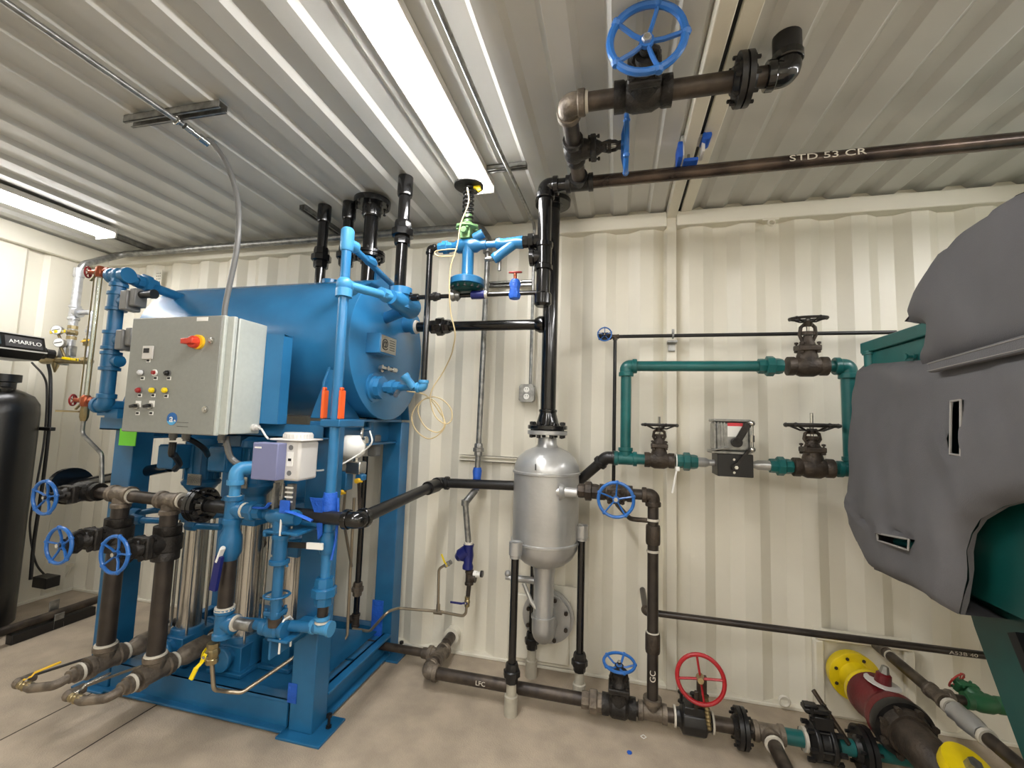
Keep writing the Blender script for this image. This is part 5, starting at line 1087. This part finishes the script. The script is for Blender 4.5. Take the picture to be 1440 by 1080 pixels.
rod('cream thermostat wire hanging from the regulator and coiled below the tank end', [(-0.694, -0.66, 2.438), (-0.677, -0.68, 2.353), (-0.707, -0.69, 2.248), (-0.72, -0.69, 2.147), (-0.747, -0.69, 2.048), (-0.748, -0.69, 1.931), (-0.745, -0.67, 1.837), (-0.728, -0.65, 1.748), (-0.755, -0.6, 1.684), (-0.787, -0.55, 1.648), (-0.845, -0.5, 1.577), (-0.891, -0.5, 1.506), (-0.903, -0.5, 1.445), (-0.873, -0.5, 1.365), (-0.818, -0.5, 1.328), (-0.786, -0.5, 1.35), (-0.792, -0.5, 1.402), (-0.839, -0.5, 1.446), (-0.9, -0.5, 1.459), (-0.952, -0.5, 1.433), (-0.965, -0.5, 1.38), (-0.923, -0.5, 1.31), (-0.857, -0.5, 1.285), (-0.822, -0.5, 1.324), (-0.861, -0.48, 1.411), (-0.92, -0.48, 1.453), (-0.977, -0.48, 1.423), (-1.009, -0.48, 1.361), (-0.982, -0.48, 1.291), (-0.914, -0.48, 1.251), (-0.854, -0.48, 1.277), (-0.826, -0.48, 1.331), (-0.876, -0.47, 1.401), (-0.926, -0.46, 1.454), (-0.955, -0.5, 1.476), (-1.007, -0.55, 1.482)], .0032, 'cream_wire', 'thermostat_wire')
rod('cream sensing wire looped left of the green regulator pilot', [(-0.731, -0.66, 2.143), (-0.795, -0.66, 2.144), (-0.841, -0.66, 2.137), (-0.826, -0.66, 2.115), (-0.74, -0.66, 2.11)], .003, 'cream_wire', 'thermostat_wire')
# ------------------------------------------------------------------ wall conduits and water line with the blue strainer
yg = -.10
t = T('galvanized_pipe', 'long galvanized pipe along the top of the back wall turning down beside the regulator', 'pipe')
gx0 = (-0.765, -0.1, 1.728)[0]-.028; gz0 = 2.517
fxq = (-3.638, -0.36, 2.1)[0]; zfq = (-3.637, -0.36, 2.302)[2]
t.part('pipe', MB().tube(fillet([(fxq,-.36,zfq-.02),(fxq,-.34,zfq+.05),(-3.66,yg,gz0),(gx0-.06,yg,gz0)],.05), .023, 14), 'galv')
t.part('elbow', MB().tube(fillet([(gx0-.10,yg,gz0),(gx0-.03,yg,gz0),(gx0+.03,yg,gz0-.09),(gx0+.035,yg,gz0-.17)],.07), .029, 14).lathe((gx0+.01,yg,gz0-.075), V((.5,0,-1)), [(0,.034),(.03,.034)], 14), 'galv')
t.part('pipe', MB().cyl((gx0+.035,yg,gz0-.15),(gx0+.02,yg,(-0.782, -0.1, 0.95)[2]), .0165), 'galv')
t.part('union', union_mb((gx0+.022,yg,(-0.77, -0.1, 1.183)[2]), AZ, .0175), 'galv')
zt1, zt0 = (-0.768, -0.12, 1.081)[2], (-0.776, -0.12, 0.961)[2]
t.part('tape_wrap', MB().lathe((gx0+.02,yg,zt0), AZ, [(0,.022),(.03,.026),(.06,.023),(.10,.027),(zt1-zt0,.022)], 12), 'tape'); t.done()
sq = (-0.788, -0.16, 0.668); s1 = (-0.782, -0.1, 0.95)
t = T('condensate_line', 'grey lower pipe with a white collar leading down to the navy strainer', 'pipe')
t.part('pipe', MB().cyl(s1, (s1[0]-.035,-.16,s1[2]-.06), .020).cyl((s1[0]-.035,-.16,s1[2]-.05), (sq[0],-.16,sq[2]), .0165).lathe((s1[0]-.035,-.16,s1[2]-.075), AZ, [(0,.022),(.03,.022)], 14), 'galv'); t.part('thread_seal', MB().lathe((sq[0],-.16,sq[2]), AZ, [(0,.026),(.012,.024)], 14), 'thread_seal'); t.done()
t = T('blue_strainer', 'dark blue cast Y strainer on the wall between skid and silver vessel', 'strainer')
c_ = V((-0.802, -0.16, 0.617)); t.part('body', MB().lathe(c_+V((.015,0,.05)), -AZ, [(0,.03),(.02,.026),(.06,.03),(.10,.024),(.115,.03),(.13,.03)], 14).lathe(c_+V((.01,0,.015)), V((-1,0,-.75)), [(0,.036),(.05,.036),(.055,.03),(.075,.02)], 14), 'navy')
t.part('tee', tee_mb((-0.776, -0.16, 0.491), AZ, AX, .0175), 'bronze_iron'); t.part('vacuum_breaker', MB().lathe((-0.752, -0.16, 0.513), AX, [(0,.018),(.02,.018),(.022,.015),(.04,.015)], 8), 'white'); t.part('breaker_cap', MB().lathe((-0.712, -0.16, 0.517), AX, [(0,.018),(.012,.018)], 12), 'plastic_black')
t.part('nipple', MB().cyl((-0.775, -0.16, 0.461), (-0.78, -0.16, 0.393), .012), 'pipe_black'); t.part('nipple', MB().cyl((-0.78, -0.16, 0.581), (-0.778, -0.16, 0.536), .013), 'navy'); t.done()
ball_valve('brass valve with a dark lever below the navy strainer', (-0.783, -0.16, 0.363), AZ, -AY, .0105, -AX, .085, 'brass', 'navy')
ball_valve('small valve with a yellow lever on the slanting strainer blowdown', (-0.9, -0.17, 0.553), V((1,0,.75)), -AY, .009, V((-.5,0,1)), .065, 'galv', 'yellow')
run('stainless tube looping from the strainer blowdown along the wall to the skid', [(-0.892, -0.17, 0.561), (-0.953, -0.17, 0.521), (-0.946, -0.17, 0.301)], .0075, 'tube_steel', bend=.03, name='steel_tube')
run('stainless tube from the brass valve foot running left behind the rear skid post', [(-0.786, -0.16, 0.34), (-0.788, -0.16, 0.284), (-0.946, -0.16, 0.29), (-1.176, -0.19, 0.291), (-1.182, -0.3, 0.315), (-1.28, -0.3, 0.2), (-1.384, -0.3, 0.2)], .0075, 'tube_steel', bend=.03, name='steel_tube')
one('tube_tee', 'small steel tee fitting where the two stainless tubes meet', 'pipe fitting', MB().lathe((-0.973, -0.165, 0.288), AX, [(0,.012),(.05,.012)], 6).lathe((-0.948, -0.165, 0.291), AZ, [(0,.011),(.04,.011)], 6), 'tube_steel')
def strut(label, a, b, w_=.035, h=.022, m='galv', face=None):
    a, b = V(a), V(b); d = (b-a).normalized(); f = V(face); s = d.cross(f).normalized()
    t = T('strut_channel', label, 'channel')
    m1 = MB().prism([a+s*w_/2, a-s*w_/2, a-s*w_/2+f*.003, a+s*w_/2+f*.003], b-a)
    for k in (1,-1): m1.prism([a+s*k*w_/2, a+s*k*(w_/2-.003), a+s*k*(w_/2-.003)+f*h, a+s*k*w_/2+f*h], b-a).prism([a+s*k*w_/2+f*h, a+s*k*(w_/2-.010)+f*h, a+s*k*(w_/2-.010)+f*(h-.003), a+s*k*w_/2+f*(h-.003)], b-a)
    t.part('channel', m1, m); return t.done()
strut('white strut channel on the wall left of the silver vessel', (-.912,0,1.125), (-.56,0,1.125), face=(0,-1,0), m='wall_paint')
strut('small steel strut channel on the wall below the regulator line', (-.77,0,2.18), (-.50,0,2.18), face=(0,-1,0))
strut('steel strut channel on the ceiling holding the conduit, upper left', (-1.99,-1.225,2.558), (-1.51,-1.22,2.558), face=(0,0,-1), w_=.04, h=.03)
strut('steel strut channel on the ceiling behind the leftmost vent pipe', (-1.775,-.456,2.558), (-1.775,-.10,2.558), face=(0,0,-1), w_=.04, h=.03)
strut('steel strut channel on the ceiling in the far left corner', (-3.40,-.42,2.558), (-3.40,-.02,2.558), face=(0,0,-1), w_=.045, h=.028)
strut('short steel strut on the ceiling right of the middle LED light', ((-0.616, -0.599, 2.55)[0],(-0.528, -0.612, 2.55)[1],2.558), ((-0.422, -0.621, 2.55)[0],(-0.528, -0.612, 2.55)[1],2.558), face=(0,0,-1), w_=.035, h=.022)
cx_ = (-1.734, -1.205, 2.52)[0]
run('thin steel conduit running along the ceiling to the upper left strut', [(cx_,-4.0,2.515),(cx_,-1.20,2.515)], .0105, 'galv', name='conduit')
t = T('conduit_connector', 'bright conduit connector and strap where the grey flexible conduit starts', 'conduit')
t.part('strap', MB().ring((cx_,-1.225,2.515), AY, .016, .004, 16, 6), 'steel'); t.part('connector', MB().lathe((cx_,-1.19,2.515), V((.06,1,-.12)), [(0,.015),(.03,.015),(.032,.012),(.06,.012),(.062,.017),(.10,.016)], 10), 'steel'); t.done()
run('grey flexible conduit curving from the ceiling down to the control panel top', [], 0, 'galv') if False else rod('grey flexible conduit curving from the ceiling down to the control panel top', [(cx_,-1.10,2.505), (-1.772, -1.04, 2.552), (-1.728, -1.0, 2.475), (-1.66, -1.0, 2.344), (-1.627, -1.0, 2.21), (-1.623, -1.0, 2.064), (-1.642, -1.0, 1.921), (-1.657, -1.0, 1.811), ((-1.656, -1.0, 1.77)[0],-1.0,1.74)], .0115, 'plastic_grey', 'flexible_conduit', 'conduit', seg=10)
ex = (-0.511, -1.463, 2.53)[0]
run('thin steel conduit right of the middle LED light, bending down to the outlet', [(ex,-4.2,2.53),(ex,-.80,2.53),((-0.491, -0.03, 2.507)[0],-.03,2.53),((-0.491, -0.03, 2.507)[0],-.03,1.56)], .0095, 'galv', bend=.05, name='conduit')
t = T('outlet_box', 'grey duplex outlet box on the wall left of the vent riser', 'outlet')
ox, oz = (-0.51, -0.03, 1.516)[0], (-0.51, -0.03, 1.516)[2]
t.part('box', MB().prism([(ox-.045+a,-.045,oz-.052+b) for a,b in ((.012,0),(.078,0),(.09,.012),(.09,.092),(.078,.104),(.012,.104),(0,.092),(0,.012))],(0,.045,0)), 'galv', bevel=.002)
for dz in (-.02,.02):
    r_ = t.part('receptacle', MB().lathe((ox,-.045,oz+dz), -AY, [(0,.017),(.003,.016)], 16), 'white')
    for dx in (-.006,.006): t.part('slot', MB().bx((ox+dx-.0012,-.0495,oz+dz),(ox+dx+.0012,-.048,oz+dz+.009)), 'dark', r_)
t.done()
for k in range(1): pass
# pressure transmitter and black drop behind
t = T('pressure_transmitter', 'white pressure transmitter with a round teal glass front, behind the standpipe', 'gauge')
tx0, ty0, tz0 = (-1.24, -0.6, 1.203)
t.part('housing', MB().lathe((tx0-.045,ty0-.03,tz0), V((1,.5,0)), [(0,.052),(.01,.056),(.07,.056),(.08,.05),(.10,.03)], 24), 'white'); t.part('lens', MB().lathe((tx0-.052,ty0-.034,tz0), V((1,.5,0)), [(0,.040),(.008,.046)], 24), 'anod_teal')
t.part('bezel', MB().ring((tx0-.046,ty0-.031,tz0), V((1,.5,0)), .048, .006, 28, 6), 'plastic_grey'); t.part('boss', MB().lathe((tx0+.03,ty0,tz0+.03), V((1,0,.2)), [(0,.018),(.03,.018)], 10), 'steel')
t.part('flange_block', MB().bx((tx0-.03,ty0-.03,tz0-.13),(tx0+.05,ty0+.03,tz0-.07)).cyl((tx0+.01,ty0,tz0-.08),(tx0+.01,ty0,tz0-.04),.02), 'steel', bevel=.006); t.part('manifold', MB().bx((tx0-.07,ty0-.03,tz0-.21),(tx0-.02,ty0+.03,tz0-.12)).bx((tx0+.02,ty0-.02,tz0-.16),(tx0+.06,ty0+.02,tz0-.13)), 'blue', bevel=.006)
for a, b in ((.055,-.155),(-.03,-.215)): t.part('yellow_lever', MB().lathe((tx0+a,ty0-.04,tz0+b), -AY, [(0,.012),(.02,.012)], 10).bx((tx0+a-.01,ty0-.062,tz0+b-.004),(tx0+a+.03,ty0-.055,tz0+b+.004)), 'handle_yellow')
t.part('impulse_tube', MB().tube(fillet([(tx0-.04,ty0,tz0-.20),(tx0-.045,ty0,tz0-.34),(tx0-.045,ty0+.1,.60)],.03), .007, 8), 'tube_steel'); t.part('impulse_tube', MB().tube([(tx0+.03,ty0,tz0-.16),(tx0+.03,ty0+.02,tz0-.30),(tx0+.01,ty0+.05,.95)], .008, 8), 'bronze_iron')
t.part('vent_tube', MB().tube(fillet([(tx0-.05,ty0-.05,tz0-.10),(tx0-.05,ty0-.05,tz0+.12),(tx0-.06,ty0-.02,tz0+.14)],.03), .006, 8), 'tube_steel')
t.part('equalizer_tube', MB().tube(fillet([(tx0+.03,ty0,tz0+.03),(tx0+.03,ty0,tz0+.09),(-1.30,-.44,1.285)],.03), .008, 8), 'steel'); t.done()
t = T('black_drop_pipe', 'black drop pipe behind the transmitter down to the floor pipe, with union and tee', 'pipe')
xb_, yb_ = -1.43+.12, -.28
t.part('pipe', MB().cyl((-1.428,-.205,.085),(-1.428,-.205,1.12), .0165), 'gloss_black'); t.part('union', union_mb((-1.428,-.205,(-1.423, -0.205, 0.371)[2]), AZ, .0185), 'fitting'); t.part('tee', tee_mb((-1.428,-.205,(-1.425, -0.205, 0.2)[2]), AZ, -AX, .0165), 'bronze_iron'); t.part('thread_seal', MB().lathe((-1.428,-.205,.13), AZ, [(0,.024),(.01,.022)], 14), 'thread_seal')
t.part('bottom_tee', tee_mb((-1.428,-.205,.085), AX, AZ, .0195), 'fitting')
t.done()
run('long steel tube standing close behind the standpipe and bending left near the deck', [(-1.327, -0.45, 0.927), (-1.319, -0.45, 0.236), (-1.385, -0.5, 0.165)], .008, 'tube_steel', bend=.04, name='steel_tube')
t = T('grey_conduit_box', 'grey conduit body behind the transmitter under the tank end', 'conduit')
t.part('body', MB().bx((-1.36,-.30,1.13),(-1.31,-.24,1.25)), 'plastic_grey', bevel=.008); t.done()
run('thin dark sample tube zigzagging on the wall behind the control valve', [(-2.195, -0.1, 0.608), (-2.171, -0.1, 0.522), (-2.271, -0.1, 0.379), (-2.258, -0.1, 0.14)], .008, 'bronze_iron', bend=.02, name='sample_tube')
run('dark sample tube with a drop low behind the control valve', [(-1.865, -0.12, 0.535), (-1.932, -0.12, 0.421), (-1.929, -0.12, 0.265), (-1.982, -0.15, 0.236), (-1.755, -0.15, 0.23)], .009, 'bronze_iron', bend=.02, name='sample_tube')
t = T('hose_nozzle', 'black hose nozzle hanging on the wall behind the actuator', 'nozzle'); t.part('grip', MB().cyl((-1.968, -0.12, 0.952), (-1.923, -0.12, 0.854), .024, .014), 'satin_black'); t.part('tube', MB().cyl((-1.923, -0.12, 0.858), (-1.87, -0.12, 0.784), .009), 'bronze_iron'); t.part('arm', MB().cyl((-1.939, -0.12, 0.919), (-1.847, -0.12, 0.933), .009), 'satin_black'); t.done()
# ------------------------------------------------------------------ softener and its plumbing at the far left
sxx, syy, srr = -3.63, -.665, .165
t = T('water_softener', 'tall black water softener tank with a control head at the left frame edge', 'water softener')
zs_ = (-3.626, -0.6, 1.576)[2]
t.part('tank', MB().lathe((sxx,syy,.0), AZ, [(0,.14),(.04,.145),(.06,srr),(1.30,srr),(1.36,srr*.97),(1.41,srr*.80),(1.44,.08),(1.45,.06)], 40), 'tank_black')
t.part('neck', MB().lathe((sxx,syy,1.44), AZ, [(0,.05),(.05,.05),(.055,.07),(.10,.07)], 20), 'satin_black')
hy1 = (-3.5, -0.556, 1.686)[1]; hz0 = (-3.5, -0.556, 1.686)[2]; hz1 = (-3.53, -0.552, 1.782)[2]
t.part('control_head', MB().prism([(-3.50,hy1,hz0),(-3.535,hy1,hz1),(-3.80,hy1,hz1),(-3.80,hy1,hz0-.05),(-3.56,hy1,hz0-.05)],(0,-.42,0)), 'plastic_black', bevel=.004)
t.part('trim_edge', MB().bx((-3.502,hy1-.42,hz0-.004),(-3.495,hy1,hz0+.004)), 'white_metal'); t.part('trim_edge', MB().bx((-3.54,hy1-.42,hz1-.001),(-3.53,hy1,hz1+.005)), 'white_metal')
tl = math.atan2(.035, hz1-hz0); R_H = Matrix.Rotation(-tl, 3, 'Y') @ Matrix(((0,0,1),(1,0,0),(0,1,0))); mz = (hz0+hz1)/2
t.part('face_plate', MB().box((-3.516,hy1-.105,mz), (.17,(hz1-hz0)*.72,.006), R_H), 'rubber'); t.part('display', MB().box((-3.516,hy1-.30,mz), (.18,(hz1-hz0)*.55,.006), R_H), 'lcd')
add_text(t, 'AMARFLO', .034, 'white', (-3.511,hy1-.10,mz), R_H, squash=1.0)
t.part('bypass_valve', MB().lathe((-3.62,hy1-.01,hz0+.01), AY, [(0,.04),(.06,.04),(.07,.03),(.11,.03)], 14), 'satin_black')
t.part('fill_plug', MB().lathe((sxx+.07,syy-.03,1.415), V((.3,0,1)), [(0,.02),(.03,.02),(.032,.026),(.045,.026)], 10), 'satin_black')
t.done()
t = T('softener_pipes', 'bright galvanized riser with tee and brass fittings between softener and corner', 'pipe')
fxx, fyy = (-3.638, -0.36, 2.1)[0], -.36; ft = (-3.637, -0.36, 2.302)[2]; fb = (-3.63, -0.36, 1.679)[2]; fs = (-3.629, -0.36, 2.0)[2]; fv = (-3.64, -0.36, 1.861)[2]; fl = (-3.614, -0.36, 1.664)[2]
def fz(v): return v
t.part('riser', MB().cyl((fxx,fyy,fb),(fxx,fyy,ft), .0255), 'foil'); t.part('tee', tee_mb((fxx,fyy,fs), AZ, AX, .024), 'foil')
t.part('coupling', MB().lathe((fxx,fyy,fb+.02), AZ, [(0,.034),(.07,.034)], 16), 'galv'); t.part('coupling', MB().lathe((fxx,fyy,ft-.05), AZ, [(0,.030),(.06,.032)], 16), 'foil')
t.part('side_pipe', MB().tube(fillet([(fxx+.05,fyy,fs),(fxx+.17,fyy,fs),(fxx+.17,fyy,fl+.02)],.03), .017, 12), 'foil')
t.part('side_union', union_mb((fxx+.17,fyy,fs-.13), AZ, .016), 'foil'); t.part('side_union', MB().lathe((fxx+.17,fyy,fl+.10), AZ, [(0,.020),(.05,.022)], 10), 'brass')
t.part("cross_pipe", MB().cyl((fxx-.13,fyy-.06,fl),(fxx+.30,fyy-.06,fl-.01), .020).lathe((fxx-.1,fyy-.06,fl), AX, [(-.03,.028),(.05,.030),(.10,.028)], 12), 'brass'); t.part('manifold', MB().lathe((fxx,fyy-.03,fl-.03), AZ, [(0,.030),(.05,.032),(.08,.030),(.12,.026)], 14), 'galv')
t.done()
ball_valve('yellow handled ball valve on the galvanized riser beside the two dials', (fxx,fyy,fv), AZ, -AY, .020, V((-1,0,-.1)), .09, 'brass', 'yellow')
ball_valve('brass ball valve with a yellow lever low behind the gauge glass', (fxx+.24,fyy-.06,fl-.005), AX, -AY, .016, V((-1,0,.1)), .11, 'brass', 'yellow')
ball_valve('small brass valve with yellow lever right of the gauge glass tubes', (fxx+.17,fyy-.02,(-3.406, -0.36, 1.789)[2]), AZ, -AY, .010, V((1,0,.1)), .09, 'brass', 'handle_yellow')
for k, q in enumerate(((-3.679, -0.42, 1.869), (-3.609, -0.44, 1.777))):
    t = T('pressure_dial', ('upper' if k == 0 else 'lower')+' of two round white pressure dials above the softener bypass', 'gauge')
    ax_ = V((.45,-.9,0)).normalized()
    t.part('case', MB().lathe(q, ax_, [(-.025,.028),(0,.031),(.004,.031),(.005,.028)], 24), 'galv'); t.part('dial', MB().lathe(V(q)+ax_*.004, ax_, [(0,.0275),(.002,.0275)], 24), 'white'); t.part('pointer', MB().bar(V(q)+ax_*.007+V((-.02,-.01,-.005)), V(q)+ax_*.007+V((.018,.009,.006)), .004, .001, ax_), 'dark'); t.part('stem', MB().cyl(V(q)-ax_*.02+V((0,0,-.03)), V(q)-ax_*.02+V((.02,.02,-.10)), .008), 'brass'); t.done()
t = T('sediment_cone', 'small brass drain fitting pointing down below the dials', 'pipe fitting'); t.part('cone', MB().lathe((-3.652, -0.42, 1.67), -AZ, [(0,.02),(.04,.02),(.06,.014),(.09,.004)], 12), 'brass'); t.done()
rod('thick black drain hose hanging from the softener head down to the floor', [(-3.648, -0.46, 1.631), (-3.627, -0.45, 1.524), (-3.589, -0.45, 1.222), (-3.584, -0.45, 0.858), (-3.58, -0.46, 0.504), (-3.569, -0.46, 0.266)], .010, 'plastic_black', 'drain_hose', 'hose')
rod('thin dark cable running from the softener head round the tank to the floor', [(-3.82, -0.45, 1.642), (-3.69, -0.45, 1.547), (-3.644, -0.45, 1.43), (-3.618, -0.45, 1.129), (-3.622, -0.46, 0.811), (-3.74, -0.4, 0.565), (-3.823, -0.3, 0.3), (-3.868, -0.2, 0.159)], .006, 'rubber', 'softener_cable')
one('strap', 'black plastic clip on the softener strap', 'strap', MB().bx((-3.608, -0.5, 1.221),V((-3.49, -0.5, 1.198))+V((0,.03,0))), 'plastic_black', bevel=.004)
t = T('floor_pipe', 'dark floor pipe at the left running to the back wall on a strut stand', 'pipe')
xf = -3.34
t.part('pipe', MB().cyl((xf,-4.2,.085),(xf,-.04,.085), .024), 'pipe_brown'); t.part('elbow', MB().lathe((xf,-.10,.085), AY, [(0,.032),(.07,.032)], 14).cyl((xf,-.05,.09),(xf,-.05,.03),.025), 'pipe_brown')
t.part('stand', MB().bx((xf-.03,-.47,.06),(xf-.024,-.42,.16)).bx((xf-.03,-.47,.0),(xf+.03,-.42,.04)).bx((xf+.024,-.47,.0),(xf+.03,-.42,.09)), 'galv', bevel=.002)
t.part('block', MB().bx((xf-.02,-.66,.0),(xf+.03,-.25,.055)), 'satin_black', bevel=.004); t.done()
one('floor_bracket', 'white folding bracket on the left wall just above the floor', 'bracket', MB().bar((-4.078, -0.05, 0.179),(-3.859, -0.05, 0.207),.012,.012).bar((-4.033, -0.05, 0.168),(-3.963, -0.05, 0.099),.01,.01).bar((-3.877, -0.05, 0.19),(-3.935, -0.05, 0.103),.01,.01), 'wall_paint')
one('black_box', 'small black block on the floor beside the softener hose', 'block', MB().bx((-3.834, -0.3, 0.131),V((-3.705, -0.3, 0.201))+V((0,.08,0))), 'satin_black', bevel=.004)
one('tie_ring', 'white lashing ring welded under the top rail of the right wall', 'ring', MB().ring((0.786, -0.035, 2.441), AY, .016, .005, 18, 6).bx((0.747, -0.03, 2.459), V((0.826, -0.03, 2.472))+V((0,.02,0))), 'wall_paint')
one('tie_ring', 'white lashing ring low on the right wall at the floor line', 'ring', MB().ring((0.8, -0.03, 0.047), AY, .022, .007, 18, 6), 'wall_paint')
t = T('vent_grille', 'small dotted vent on the back wall above the tank', 'vent')
t.part('plate', MB().bx(((-3.407, -0.001, 2.373)[0]-.03,-.006,2.30),((-3.407, -0.001, 2.373)[0]+.03,0,2.42)), 'wall_paint', bevel=.002)
for i in range(3):
    for j in range(4): t.part('hole', MB().lathe(((-3.407, -0.001, 2.373)[0]-.016+.016*i,-.0065,2.325+.022*j), AY, [(0,.004),(.001,.004)], 8), 'dark')
t.done()
one('tape_scrap', 'crumpled scrap of blue tape lying on the floor in front of the floor run', 'scrap', MB().ball((0.065, -0.518, 0.005), (.012,.010,.006), 6), 'tape')
one('tape_scrap', 'tiny pale folded scrap on the floor below the blue wheel valve', 'scrap', MB().ring((0.127, -0.404, 0.003), AZ, .012, .002, 4, 4), 'white')
